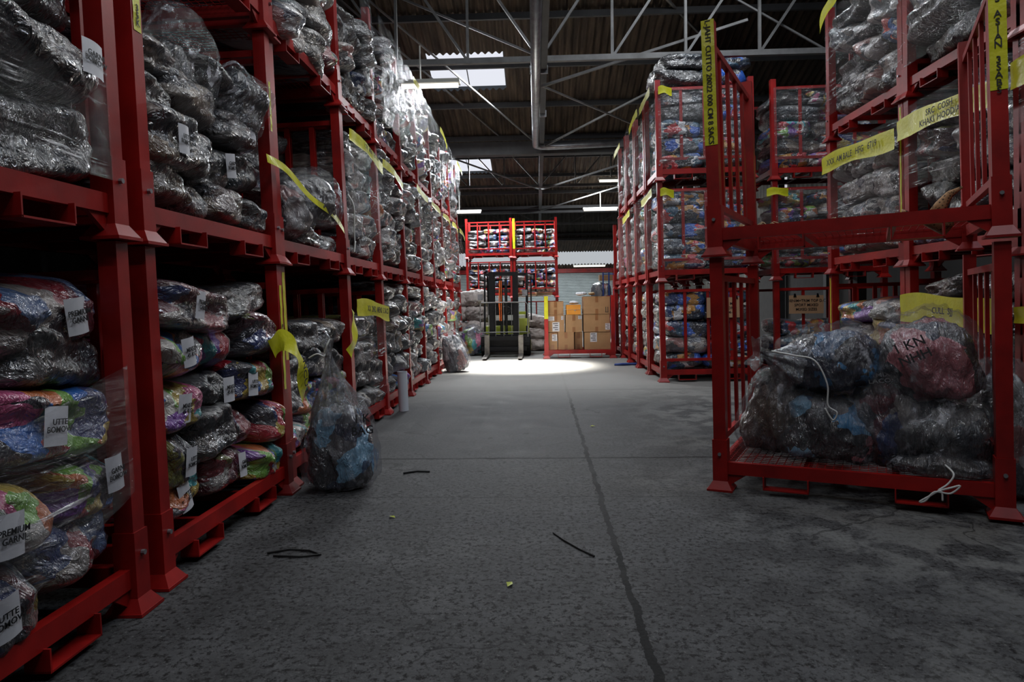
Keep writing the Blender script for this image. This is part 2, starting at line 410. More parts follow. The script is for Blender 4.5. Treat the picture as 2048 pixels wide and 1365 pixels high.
def roof_mat(name, a, b):
    m, nt = new_mat(name); g = N(nt); co = g.obj()
    f = g.noise(g.mapping(co, (7, .8, 1)), 1.2, 5, .65)
    c = g.ramp(f, [(.35, a), (.68, b)])
    s = g.noise(g.mapping(co, (16, .5, 1)), 1.5, 4, .7)
    c = g.mix(g.ramp(s, [(.62, (0, 0, 0)), (.72, (.6, .6, .6))]), c, (.17, .13, .09, 1))
    g.out(g.bsdf(c, .8, 0, None, spec=.2)); return m
ROOF = roof_mat('brown_asbestos_sheet', (.022, .016, .012), (.085, .062, .044))
WALLM = roof_mat('grey_cladding', (.07, .07, .065), (.16, .155, .14))
def corrug(y0, z0, y1, z1, x0, x1, per=.15, amp=.028, sheet=1.7, holes=()):
    """overlapping corrugated sheets running down a slope, with rectangular holes (x0,x1,y0,y1)"""
    mb = MB(); L = math.hypot(y1-y0, z1-z0); ns = max(1, round(L/sheet)); nx = int((x1-x0)/per*6)
    ys = []
    for s in range(ns):
        a, b = s/ns, (s+1)/ns
        cuts = sorted({a, b, *[t for h in holes for t in ((h[2]-y0)/(y1-y0), (h[3]-y0)/(y1-y0)) if a < t < b]})
        for j in range(len(cuts)-1):
            t0, t1 = cuts[j], cuts[j+1]; last = j == len(cuts)-2
            e1 = t1+(.12/L if last else 0)
            def zz(t, lift): return z0+(z1-z0)*t + lift
            lift0 = -.035*(t0-a)*ns; lift1 = -.035*(t1-a)*ns
            xs = [x0+(x1-x0)*i/nx for i in range(nx+1)]
            vs = [(x, y0+(y1-y0)*t0, zz(t0, lift0)+amp*math.sin(2*math.pi*x/per)) for x in xs]
            vs += [(x, y0+(y1-y0)*e1, zz(e1, lift1)+amp*math.sin(2*math.pi*x/per)) for x in xs]
            ym = y0+(y1-y0)*(t0+t1)/2
            fs = [(i, i+1, nx+2+i, nx+1+i) for i in range(nx) if not any(h[0] < xs[i] < h[1] and h[2] < ym < h[3] for h in holes)]
            mb.add(vs, fs)
    return mb
RB = -.283
def zr1(y): return 8.3+RB*(y-9)
def zr2(y): return 7.45-.245*(y-22)
H1 = (-2.38, -.72, 14.65, 15.95); H2 = (-3.55, -1.75, 24.8, 26.35)
near_h = [(1.0, 2.4, -.2, 1.0), (-1.6, 1.2, 7.0, 8.3), (2.8, 4.4, 4.2, 5.8), (-2.2, -.2, -1.6, 0), (1.8, 3.3, 9.3, 10.3)]  # unseen roof lights, most of them added to light the near bags and film
c = struct('ceiling', corrug(9, 8.3, 18, zr1(18), -7, 7.6, holes=[H1, (1.8, 3.3, 9.3, 10.3)]).mesh('ceiling', ROOF))
struct('ceiling', corrug(18, 5.8, 22, 7.45, -7, 7.6).mesh('ceiling', ROOF))
struct('ceiling', corrug(22, 7.45, 30, zr2(30), -7, 7.6, holes=[H2]).mesh('ceiling', ROOF))
struct('ceiling', corrug(30, 5.5, 36.1, 6.2, -7, 7.6).mesh('ceiling', ROOF))
struct('ceiling', corrug(-4, 8.4, 9, 8.32, -7, 7.6, per=.3, holes=near_h[:4]).mesh('ceiling', ROOF))
struct('ceiling', corrug(36, 4.75, 39.2, 4.27, -7, 7.6).mesh('ceiling', ROOF))
struct('ceiling', corrug(42.7, 3.74, 44.1, 3.5, -7, 7.6).mesh('ceiling', ROOF))
SKY = emis('daylit_rooflight_sheet', (.80, .82, .90), 1.0)
SKYS = emis('translucent_roof_strip', (.85, .9, .95), .55)
struct('window_4', corrug(39.2, 4.27, 42.7, 3.74, -7, 7.6, per=.2, amp=.04).mesh('window', SKYS))
def pane(name, x0, x1, y0, y1, zf, mat=SKY):
    mb = MB(); mb.box2((x0, y0, 0), (x1, y1, .02)); me = mb.mesh(name, mat)
    for v in me.vertices: v.co.z += zf(v.co.y)+.06
    o = struct(name, me)
    f = MB()
    for x in ((x0+x1)/2,): f.bar((x, y0, zf(y0)+.03), (x, y1, zf(y1)+.03), .02)
    struct('glazing_bar', f.mesh('glazing_bar', DSTEEL2), o)
    return o
pane('window_1', *H1, zr1); pane('window_2', *H2, zr2)
for i, h in enumerate(near_h): pane('window_%d' % (i+5), *h, (lambda y: 8.38) if i < 4 else zr1)  # unseen panes made for the near fill lights

# walls
LOWW = simple('shade_dark_backing', (.02, .018, .017), .9)  # near-black backing that paints in the shade behind the racks
def clad(x0, y0, x1, y1, z0, z1, per=.33):
    mb = MB(); L = math.hypot(x1-x0, y1-y0); n = int(L/per)*4; d = Vector((x1-x0, y1-y0, 0))/L; nn = Vector((-d.y, d.x, 0))
    vs = []
    for i in range(n+1):
        p = Vector((x0, y0, 0))+d*(L*i/n)+nn*(.035 if i % 4 in (1, 2) else 0)
        vs += [(p.x, p.y, z0), (p.x, p.y, z1)]
    mb.add(vs, [(2*i, 2*i+2, 2*i+3, 2*i+1) for i in range(n)]); return mb
struct('wall_far', clad(-7, 36.1, 7.6, 36.1, 4.6, 6.3, .22).mesh('wall', WALLM))
struct('wall_right', clad(7.6, -4, 7.6, 21.28, 0, 9).mesh('wall', WALLM))
struct('wall_right', clad(7.6, 21.68, 7.6, 44, 0, 9).mesh('wall', WALLM))
struct('wall_right', clad(7.6, 21.28, 7.6, 21.68, 0, 4).mesh('wall', WALLM))
mb = MB(); mb.box2((7.65, 21.28, 4), (7.68, 21.68, 9)); struct('window_3', mb.mesh('window', emis('daylit_slit_window', (.7, .68, .72), .75)))
mb = MB(); mb.box2((-3.75, -4, 0), (-3.65, 25.5, 8.9)); struct('wall_left', mb.mesh('wall', LOWW))  # added inner sheet, dark like the shade behind the left racks
mb = MB(); mb.box2((7.45, -4, 0), (7.55, 25, 4.1)); struct('wall_right', mb.mesh('wall', LOWW))  # added dark sheet over the lower cladding, as shade in the rack gaps
struct('wall_left', clad(-7, 44, -7, -4, 0, 9).mesh('wall', WALLM))
struct('wall_back', clad(7.6, -4, -7, -4, 0, 9).mesh('wall', WALLM))
mb = MB(); mb.box2((-7, 44.3, 0), (-5.35, 44.4, 3.6)); mb.box2((4.75, 44.3, 0), (7.6, 44.4, 3.6)); mb.box2((-5.35, 44.3, 3.3), (4.75, 44.4, 3.6))
struct('wall_far', mb.mesh('wall', WALLM))
# roller shutter door
SHUT = simple('shutter_slats', (.5, .55, .55), .35, .2, .1, 2)
mb = MB(); n = 33; pr = []
for i in range(n):
    z = 3.3*i/n
    pr += [(44.24, z), (44.14, z+.03), (44.12, z+.07)]
vs = []; 
for y, z in pr: vs += [(-5.3, y, z), (4.7, y, z)]
mb.add(vs, [(2*i, 2*i+1, 2*i+3, 2*i+2) for i in range(len(pr)-1)])
d = struct('door_1', mb.mesh('door', SHUT))
mb = MB(); mb.box2((-5.45, 44.0, 3.22), (4.95, 44.2, 3.5)); mb.box2((4.7, 44.0, 0), (4.98, 44.2, 3.3)); mb.box2((-5.45, 44, 0), (-5.3, 44.2, 3.3))
put('door_frame', mb.mesh('door_frame', RED), d)

# roof steel: cross trusses, lattice girder along the aisle, purlins, valley beam
def truss(y, z0, z1, x0, x1, nbay, wd, name, zt=None, cx=.06):
    o = struct(name, None); b = MB(); b.bar((x0, y, z0), (x1, y, z0), wd, wd*1.1); put('bottom_chord', b.mesh('chord', DSTEEL), o)
    b = MB(); b.bar((x0, y, z1), (x1, y, z1), wd, wd*1.1); put('top_chord', b.mesh('chord', DSTEEL), o)
    b = MB(); dx = (x1-cx)/nbay
    k = 0
    for sgn, lim in ((1, x1), (-1, x0)):
        x = cx
        while abs(x-lim) > dx*.5 and k < 60:
            k += 1; xn = x+sgn*dx
            b.bar((x, y, z0), (xn, y, z1), wd*.62, wd*.5)
            b.bar((xn, y, z0), (xn, y, z1), wd*.7, wd*.5); x = xn
    b.bar((cx, y, z0), (cx, y, z1), wd, wd)
    put('web_lattice', b.mesh('web', DSTEEL), o); return o
truss(11.85, 5.52, 7.35, -6.9, 7.5, 6, .085, 'trim_1')
truss(24, 5.42, 6.8, -6.9, 7.5, 6, .085, 'trim_2')
truss(35, 5.35, 6.1, -6.9, 7.5, 5, .09, 'trim_3')
o = struct('trim_4', None)
b = MB(); b.bar((.14, 6, 5.5), (.06, 35, 5.42), .12, .13); put('bottom_chord', b.mesh('chord', DSTEEL2), o)
b = MB(); b.bar((.14, 6, 7.4), (.1, 18, 5.75), .08, .08)
for i in range(4): b.bar((.12, 7+i*3, 5.5), (.12, 8.5+i*3, 7.3-i*.35), .05)
for y in (18, 24, 29.9): b.bar((.08, y, 5.45), (.08, y, 5.9), .12, .12)
put('web_lattice', b.mesh('web', DSTEEL2), o)
o = struct('trim_5', None)     # sloping wind braces
b = MB()
for p, q, r in (((.1, 12.6, 5.3), (3.6, 11.9, 6.1), .045), ((.1, 12.6, 5.3), (2.9, 17.5, 5.6), .03), ((.1, 17.8, 5.35), (3.4, 13.5, 6.0), .04),
             ((.1, 17.8, 5.35), (-3.2, 12.3, 7.0), .03), ((.1, 12.0, 5.6), (-3.0, 12.3, 7.1), .035), ((.1, 24.1, 5.3), (4.2, 18.5, 5.6), .05),
             ((.08, 24.1, 5.3), (-3.4, 18.5, 5.7), .04), ((.1, 29.5, 5.3), (3.2, 24.4, 5.5), .045), ((-4, 11.9, 7.2), (-1, 17.9, 5.7), .03), ((5, 11.9, 5.5), (2.0, 11.9, 7.3), .03), ((1.5, 11.9, 7.3), (7.2, 19, 5.6), .04)):
    b.bar(p, q, r, r)
put('rod', b.mesh('rod', DSTEEL), o)
b = MB(); b.box2((-6.9, 17.9, 5.22), (7.5, 18.2, 5.55)); struct('trim_6', b.mesh('beam', DSTEEL2))
b = MB(); b.box2((-6.9, 29.9, 5.25), (7.5, 30.1, 5.5)); struct('trim_7', b.mesh('beam', DSTEEL2))
b = MB()
for k in range(6): 
    y = 9+k*1.5+1.4; b.bar((-6.9, y, zr1(y)-.14), (7.5, y, zr1(y)-.14), .07, .12)
struct('trim_8', b.mesh('purlin', DSTEEL2))
b = MB()
for k in range(5):
    y = 22+k*1.6+1.2; b.bar((-6.9, y, zr2(y)-.14), (7.5, y, zr2(y)-.14), .07, .12)
for z, y in ((4.9, 36.0), (4.62, 36.0)): b.bar((-6.9, y, z), (7.5, y, z), .1, .1)
struct('trim_9', b.mesh('purlin', DSTEEL2))
b = MB(); b.bar((5.6, 12.2, 0), (5.6, 12.2, 7.3), .16); b.bar((7.3, 17.6, 0), (7.3, 17.6, 6), .18); b.bar((7.3, 21, 0), (7.3, 21, 6), .18)
struct('trim_10', b.mesh('column', DSTEEL2))
# pipe: runs along under the girder then turns across
t = thing('drain_pipe', 'grey round drain pipe running under the roof girder then turning at a right angle', 'pipe')
b = MB(); b.tube([(.03, 5.5, 5.38), (-.05, 17.3, 5.36), (-.05, 17.55, 5.36), (.08, 17.72, 5.36), (.3, 17.75, 5.36), (3.9, 17.75, 5.44)], .085, 14)
put('pipe_run', b.mesh('pipe', STEEL, True), t)
for y in (8.2, 12.1, 14.9):
    b = MB(); b.box2((-.12, y-.02, 5.36), (.2, y+.02, 5.5)); put('clamp', b.mesh('clamp', STEEL), t)

# tube lights
TUBE = emis('lit_fluorescent_tube', (1, .93, .82), 2.2)
def tube_light(x0, x1, y, z, label, st=TUBE):
    t = thing('tube_light', label, 'light', ((x0+x1)/2, y, z), group='fluorescent tube lights under the roof')
    L = x1-x0
    b = MB(); b.box((0, 0, .05), (L, .2, .06)); b.box((0, 0, .35), (.02, .02, .6)); put('housing', b.mesh('housing', CREAM), t)
    b = MB(); b.tube([(-L/2+.03, 0, 0), (L/2-.03, 0, 0)], .045, 10); put('tube', b.mesh('tube', st), t)
    return t
for tx, ty, lb in ((-.6, 5.6, 'second from the camera'), (1.7, 3.2, 'above the empty stillage'), (-.7, 1.6, 'nearest above the aisle'), (1.45, 7.3, 'above the right of the aisle')):  # fixtures added to go with the sparkle lamps over the aisle
    tube_light(tx-.7, tx+.7, ty, 4.95, 'added lit tube light hanging high, '+lb)
tube_light(-2.55, -1.25, 11.2, 4.92, 'long lit tube light hanging beside the nearest roof light')
tube_light(-4.0, -2.25, 27, 4.95, 'lit tube light above the far caged racks, left of the column line')
tube_light(1.75, 3.1, 27, 4.95, 'lit tube light above the gap right of the box stillage')
tube_light(1.75, 3.0, 20, 4.85, 'small lit tube light high beside the right-hand wrapped stacks')
tube_light(2.1, 4.1, 42.5, 3.55, 'lit tube light under the low roof in front of the shutter')

# ------------------------------------------------------------------ STILLAGES
T = 1.65
_mc = {}
def cached(key, fn):
    if key not in _mc: _mc[key] = fn()
    return _mc[key]
PW = .085
def post_mesh(Tz):
    def f():
        b = MB(); h = PW/2
        b.box2((-h, -h, .05), (h, h, Tz-.005))
        b.box2((-h-.008, -h-.008, .05), (h+.008, h+.008, .36))
        b.frustum((0, 0, .012), .085, h+.006, .06); b.box2((-.088, -.088, 0), (.088, .088, .014))
        return b.mesh('post', RED)
    return cached(('post', Tz), f)
def bolt_mesh():
    def f():
        b = MB(); b.tube([(0, -.004, 0), (0, .016, 0)], .012, 8); return b.mesh('bolt', STEEL)
    return cached('bolt', f)
def deck_mesh(W, D):
    def f():
        b = MB(); z0, z1 = .115, .2
        for y in (0, D): b.box2((0, y-.025, z0), (W, y+.025, z1))
        for x in (0, W): b.box2((x-.025, 0, z0), (x+.025, D, z1))
        for x in (W*.33, W*.66): b.box2((x-.02, 0, z0), (x+.02, D, z0+.05))
        for x, s in ((PW/2, 1), (W-PW/2, -1)):
            for y in (-.012, D-.012+.0):
                b.prism([(x, y, z0), (x+s*.13, y, z0), (x, y, z0-.09)], (0, .02, 0), 1)
        return b.mesh('deck', RED)
    return cached(('deck', W, D), f)
def grid_mesh(W, D):
    def f():
        b = MB(); n = int(W/.05)
        for i in range(1, n): b.box2((W*i/n-.002, 0, .197), (W*i/n+.002, D, .201))
        n = int(D/.05)
        for i in range(1, n): b.box2((0, D*i/n-.002, .2), (W, D*i/n+.002, .204))
        return b.mesh('wire_mesh', RED)
    return cached(('grid', W, D), f)
def rail_mesh(L, Tz):     # along +x
    def f():
        b = MB(); b.box2((PW/2, -.02, 0), (L-PW/2, .02, .045))
        return b.mesh('rail', RED)
    return cached(('rail', L, Tz), f)
def bars_mesh(L, Tz):
    def f():
        b = MB(); 
        b.box2((-.024, -.012, .37), (.024, .012, Tz-.15))
        return b.mesh('bar', RED)
    return cached(('bars', L, Tz), f)
def loop_mesh():
    def f():
        b = MB()
        for y in (-.05, .05):
            pass
        b.box2((-.145, -.05, .03), (.145, .05, .038)); b.box2((-.145, -.05, .03), (-.137, .05, .12)); b.box2((.137, -.05, .03), (.145, .05, .12))
        return b.mesh('fork_loop', RED)
    return cached('loop', f)

LEAN = 0.0      # the tall stacks lean a little out of plumb (metres sideways per metre of height)
def W2(origin, rot, p):
    c, s = math.cos(rot), math.sin(rot)
    return Vector((origin[0]-LEAN*(origin[2]+p[2] if len(origin) > 2 else 0)+c*p[0]-s*p[1], origin[1]+s*p[0]+c*p[1], origin[2]+p[2]))

def stillage(origin, rot, W, D, label, panels='ends', Tz=T, nb=4, group='red steel stillages', mesh=False, bolts=False, name='stillage'):
    t = thing(name, label, 'stillage', (origin[0]-LEAN*origin[2], origin[1], origin[2]), (0, 0, rot), group)
    t.rotation_euler = (Matrix.Rotation(-math.atan(LEAN), 3, 'Y') @ Matrix.Rotation(rot, 3, 'Z')).to_euler()
    for i, (x, y) in enumerate(((0, 0), (W, 0), (0, D), (W, D))):
        p = put('post', post_mesh(Tz), t, (x, y, 0))
        if bolts and i < 2: put('bolt', bolt_mesh(), p, (0, -PW/2-.02, .26))
    put('deck', deck_mesh(W, D), t)
    if mesh: put('wire_mesh', grid_mesh(W, D), t)
    sides = {'ends': [((0, 0), math.pi/2, D), ((W, 0), math.pi/2, D)], 'fb': [((0, 0), 0, W), ((0, D), 0, W)], 'none': []}[panels]
    for (x, y), r, L in sides:
        q = put('end_panel', rail_mesh(L, Tz), t, (x, y, Tz-.17), (0, 0, r)); put('rail', rail_mesh(L, Tz), q, (0, 0, .34-Tz+.17))
        for i in range(nb): put('bar', bars_mesh(L, Tz), q, (L*(i+1)/(nb+1), 0, -Tz+.17))
    for x in (W*.26, W*.74):
        put('fork_loop', loop_mesh(), t, (x, .0, 0))
    return t

ORD = ['first', 'second', 'third', 'fourth', 'fifth', 'sixth', 'seventh', 'eighth', 'ninth', 'tenth', 'eleventh', 'twelfth']
BALES = []     # every bale wanted, before the largest in view become objects
rng = random.Random(11)
def fill(origin, rot, W, D, base, rows, pal, where, nv=1, dv=None, face=0., skipp=0., mess=1., dens=1., sticker=False, u0=0., u1=None, top=None, protr=.05):
    """rows: list of (height, count). origin: stillage origin (world), base: z of the deck top above origin"""
    z = base; u1 = W if u1 is None else u1; dv = dv or D/nv
    for ri, (h, nu) in enumerate(rows):
        for iv in range(nv):
            ws = [rng.uniform(.8, 1.25) for _ in range(nu)]; sw = sum(ws); u = u0+.05
            for iu in range(nu):
                wd = (u1-u0-.1)*ws[iu]/sw; uc = u+wd/2; u += wd
                if rng.random() < skipp: continue
                p = pal if isinstance(pal, str) else rng.choices([a for a, _ in pal], [b for _, b in pal])[0]
                hh = h*rng.uniform(.96, 1.14)
                dd = dv*rng.uniform(.9, 1.02)
                vc = face+dv*(iv+.5) + (-rng.uniform(0, protr) if iv == 0 else 0)
                c = W2(origin, rot, (uc, vc, z+hh/2+rng.uniform(-.01, .01)))
                BALES.append(dict(c=c, d=(wd*rng.uniform(1.0, 1.1), dd, hh*1.04), r=(rng.uniform(-.1, .1)*mess, rng.uniform(-.16, .16)*mess, rot+rng.uniform(-.12, .12)*mess),
                    pal=p, s=rng.randrange(6), where=where, pos=(iu, iv, ri), sticker=(sticker if iv == 0 else False), rot=rot, nv=nv))
        z += h*.985
GREYS = [('silver-grey', 5), ('charcoal', 3), ('grey and brown', 2), ('multicoloured', 1)]
MIXED = [('multicoloured', 5), ('dark red and blue', 4), ('charcoal', 2)]
DARKS = [('charcoal', 6), ('grey and brown', 3)]
FAR = [('silver-grey', 5), ('charcoal', 3), ('multicoloured', 2)]

# stretch film sheet over a face, local frame of stillage: face plane y=v (negative = outside)
def sheet(parent, u0, u1, z0, z1, v, mat, name='stretch_wrap', bulge=.05, seed=0, along='x', slant=0.):
    nu, nz = 26, 22; b = MB(); vs = []
    for j in range(nz+1):
        for i in range(nu+1):
            a, c = i/nu, j/nz
            u = u0+(u1-u0)*a; z = z0+(z1-z0)*c+slant*(a-.5)
            e = math.sin(math.pi*min(max(a, 0), 1))**.5*bulge
            q = v-e*.6-bulge*(.6*noise.noise(Vector((u*3+seed*5, z*3.4, seed)))+.25*noise.noise(Vector((u*9, z*12+seed, seed*2))))*math.sin(math.pi*a)**.4
            vs.append((u, q, z) if along == 'x' else (q, u, z))
    fs = [(j*(nu+1)+i, j*(nu+1)+i+1, (j+1)*(nu+1)+i+1, (j+1)*(nu+1)+i) for j in range(nz) for i in range(nu)]
    b.add(vs, fs)
    return put(name, b.mesh(name, mat, True), parent)
def tape(parent, u0, u1, za, zb, wd, v, txt=None, name='yellow_tape', along='x', seed=0, size=.07, flip=False):
    b = MB(); n = 24; vs = []
    for i in range(n+1):
        a = i/n; u = u0+(u1-u0)*a; z = za+(zb-za)*a+.02*math.sin(a*5+seed)
        q = v-.02*math.sin(math.pi*a)-.008*noise.noise(Vector((u*6, seed, 0)))
        for s in (-.5, -.15, .18, .5):
            zz = z+s*wd*(1+.1*math.sin(a*9+seed)); qq = q+(.006 if s in (-.15,) else 0)
            vs.append((u, qq, zz) if along == 'x' else (qq, u, zz))
    fs = [(i*4+k, (i+1)*4+k, (i+1)*4+k+1, i*4+k+1) for i in range(n) for k in range(3)]
    b.add(vs, fs); t = put(name, b.mesh(name, YEL, True), parent)
    if txt:
        me = text_mesh(txt, size, INK)
        um = (u0+u1)/2; zm = (za+zb)/2
        if along == 'x': put('marker_lettering', me, t, (um, v-.045, zm), (math.pi/2, -math.atan2(zb-za, u1-u0), 0))
        else: put('marker_lettering', me, t, (v-.045, um, zm), (math.pi/2, -math.atan2(zb-za, u1-u0), -math.pi/2))
    return t
def post_tape(parent, x, y, z0, z1, txt=None, wd=.088, size=.075):
    """tape stuck down the aisle face of a post"""
    b = MB(); n = 14; vs = []
    for i in range(n+1):
        z = z0+(z1-z0)*i/n; o = .0015*math.sin(i*2.1)
        vs += [(x-wd/2, y-PW/2-.003+o, z), (x+wd/2, y-PW/2-.003+o, z)]
    b.add(vs, [(2*i, 2*i+1, 2*i+3, 2*i+2) for i in range(n)])
    t = put('yellow_tape', b.mesh('yellow_tape', YEL), parent)
    if txt:
        me = text_mesh(txt, size, INK, .8)
        put('marker_lettering', me, t, (x, y-PW/2-.0065, (z0+z1)/2), (math.pi/2, 0, 0))
    return t

# ---- left row
def lx(y): return -1.86-.015*(y-3)
LEFT = [(1.25, 2.95), (3.22, 4.84), (4.98, 6.72), (6.85, 8.3), (8.42, 9.97), (10.07, 11.5), (11.6, 13.05), (13.15, 14.6), (14.7, 16.15), (16.25, 17.8)]
LN = ['nearest', 'second', 'third', 'fourth', 'fifth', 'sixth', 'seventh', 'eighth', 'ninth', 'tenth']
TN = ['bottom', 'middle', 'top']
LS = {}
LEAN = .03
for si, (ya, yb) in enumerate(LEFT):
    W = round(yb-ya, 2); D = 1.25
    nt_ = [2, 3, 3, 3, 3, 3, 3, 3, 3, 3][si]
    for ti in range(nt_):
        org = (lx(ya), ya, ti*T)
        lab = 'red steel stillage, %s tier of the %s stack in the left row' % (TN[ti], LN[si])
        st = stillage(org, math.pi/2, W, D, lab, bolts=si < 3, mesh=(ti == 2 and si in (1, 2)), nb=3 if si > 3 else 4, group='left row stillages')
        LS[si, ti] = (st, org, W, D)
        wh = '%s stillage of %s left stack' % (TN[ti], LN[si])
        F = lambda rows, pal, **k: fill(org, math.pi/2, W, D, .2, rows, pal, wh, **k)
        if si == 0 and ti == 0: F([(.29, 3), (.24, 3), (.26, 2), (.25, 2), (.25, 2)], MIXED, u0=.35, protr=.1, sticker=True)
        elif si == 0 and ti == 1: F([(.29, 2), (.32, 2), (.32, 2), (.28, 2), (.25, 2)], 'charcoal', u0=.35, protr=.1, sticker=True)
        elif si == 1 and ti == 0: F([(.25, 3), (.27, 4), (.25, 3), (.28, 3), (.24, 2)], MIXED, protr=.1, sticker=True)
        elif si == 1 and ti == 1: F([(.24, 4), (.28, 4), (.26, 3), (.24, 2)], DARKS, protr=.08, sticker=True)
        elif si == 1: pass
        elif si == 2 and ti == 0: F([(.24, 4), (.26, 4), (.26, 3), (.24, 4)], [('charcoal', 5), ('multicoloured', 2), ('grey and brown', 2)])
        elif si == 2 and ti == 1: F([(.2, 3), (.22, 3)], DARKS); fill(org, math.pi/2, W, D, .62, [(.26, 3), (.24, 3), (.22, 3)], [('charcoal', 3), ('dark red and blue', 1)], wh+' rear', face=.45, dv=.8)
        elif si == 2: F([(.28, 4), (.3, 3), (.3, 4), (.3, 3), (.28, 3)], [('charcoal', 3), ('silver-grey', 3), ('dark red and blue', 1)], protr=.2, mess=2)
        elif si == 3 and ti == 0: F([(.22, 4), (.3, 3), (.28, 3), (.22, 3)], DARKS+[('dark red and blue', 2)])
        elif si == 3 and ti == 2: F([(.28, 4), (.28, 4), (.28, 3), (.26, 2)], [('charcoal', 4), ('silver-grey', 3), ('navy and red', 2)], protr=.15, mess=1.6)
        elif ti == 0: F([(.24, 5), (.25, 4), (.26, 5), (.26, 4), (.25, 4), (.18, 3)], (DARKS+[('silver-grey', 3), ('multicoloured', 2)]) if si == 4 else GREYS, protr=.13, mess=1.3, face=.01)
        elif ti == 1 and si == 3: F([(.26, 4), (.28, 4), (.28, 3), (.27, 4), (.25, 3)], [('silver-grey', 3), ('charcoal', 3)], protr=.06, mess=1.1)
        elif ti == 1: F([(.25, 5), (.26, 4), (.26, 4), (.26, 5), (.25, 4), (.18, 3)], GREYS, protr=.13, mess=1.3, face=.01)
        else: F([(.27, 4), (.27, 4), (.27, 4), (.27, 3), (.26, 3)], GREYS, protr=.15, mess=1.5, face=0.)
        # wraps and tapes
        if si == 3 and ti == 0:
            sheet(st, 0, W, .75, 1.28, -.07, WRAP, seed=1); sheet(st, 0, W, .28, .5, -.08, WRAP, seed=2, slant=.05)
            tape(st, 0, W, 1.32, 1.25, .17, -.11, 'XX  2ND  MENS  5 SACS', size=.09)
        if si == 3 and ti == 1:
            sheet(st, 0, W, .42, 1.45, -.07, WRAP2, seed=3); tape(st, 0, W, 1.42, 1.36, .12, -.12, '1 STK  MEN  TEE  650', size=.07)
        if si == 3 and ti == 2: sheet(st, .9, W, .5, 1.6, -.07, WRAP2, seed=4)
        if si == 4 and ti == 1: sheet(st, 0, W*.55, .9, 1.5, -.06, WRAP2, seed=5); tape(st, 0, W*.8, 1.45, 1.38, .1, -.12)
        if si >= 4 and ti == 2: sheet(st, 0, W, .3, 1.62, -.15, WRAP2 if si % 2 else WRAP, seed=si); 
        if si in (5, 7, 9) and ti == 2: tape(st, W*.1, W*.75, 1.42, 1.3, .1, -.27, seed=si)
        if si >= 5 and ti == 1: sheet(st, 0, W, .6, 1.5, -.15, WRAP, seed=si+20); tape(st, 0, W*.7, 1.42, 1.34, .1, -.27, seed=si+4)
sheet(LS[0, 0][0], .55, 1.66, .42, .98, -.06, WRAP2, seed=91, slant=.25, bulge=.07)
sheet(LS[0, 1][0], .3, 1.64, .25, .75, -.06, WRAP, seed=92, bulge=.05)
for k, (st, o, W, D) in LS.items():
    if k == (1, 1): post_tape(st, 0, 0, 1.02, 1.6, 'W\nC\nT\nE\nR\n \nL\nA\nR\nG\nE\n \n3\n5\nK', .06, .045)
    if k == (1, 0): post_tape(st, W, 0, .75, 1.5, '0\n5\nR\nA\nK\n6', .04, .04)
    if k == (2, 0): post_tape(st, 0, 0, .95, 1.6, None, .05)
    if k == (1, 1): post_tape(st, W, 0, .95, 1.3, None, .03)

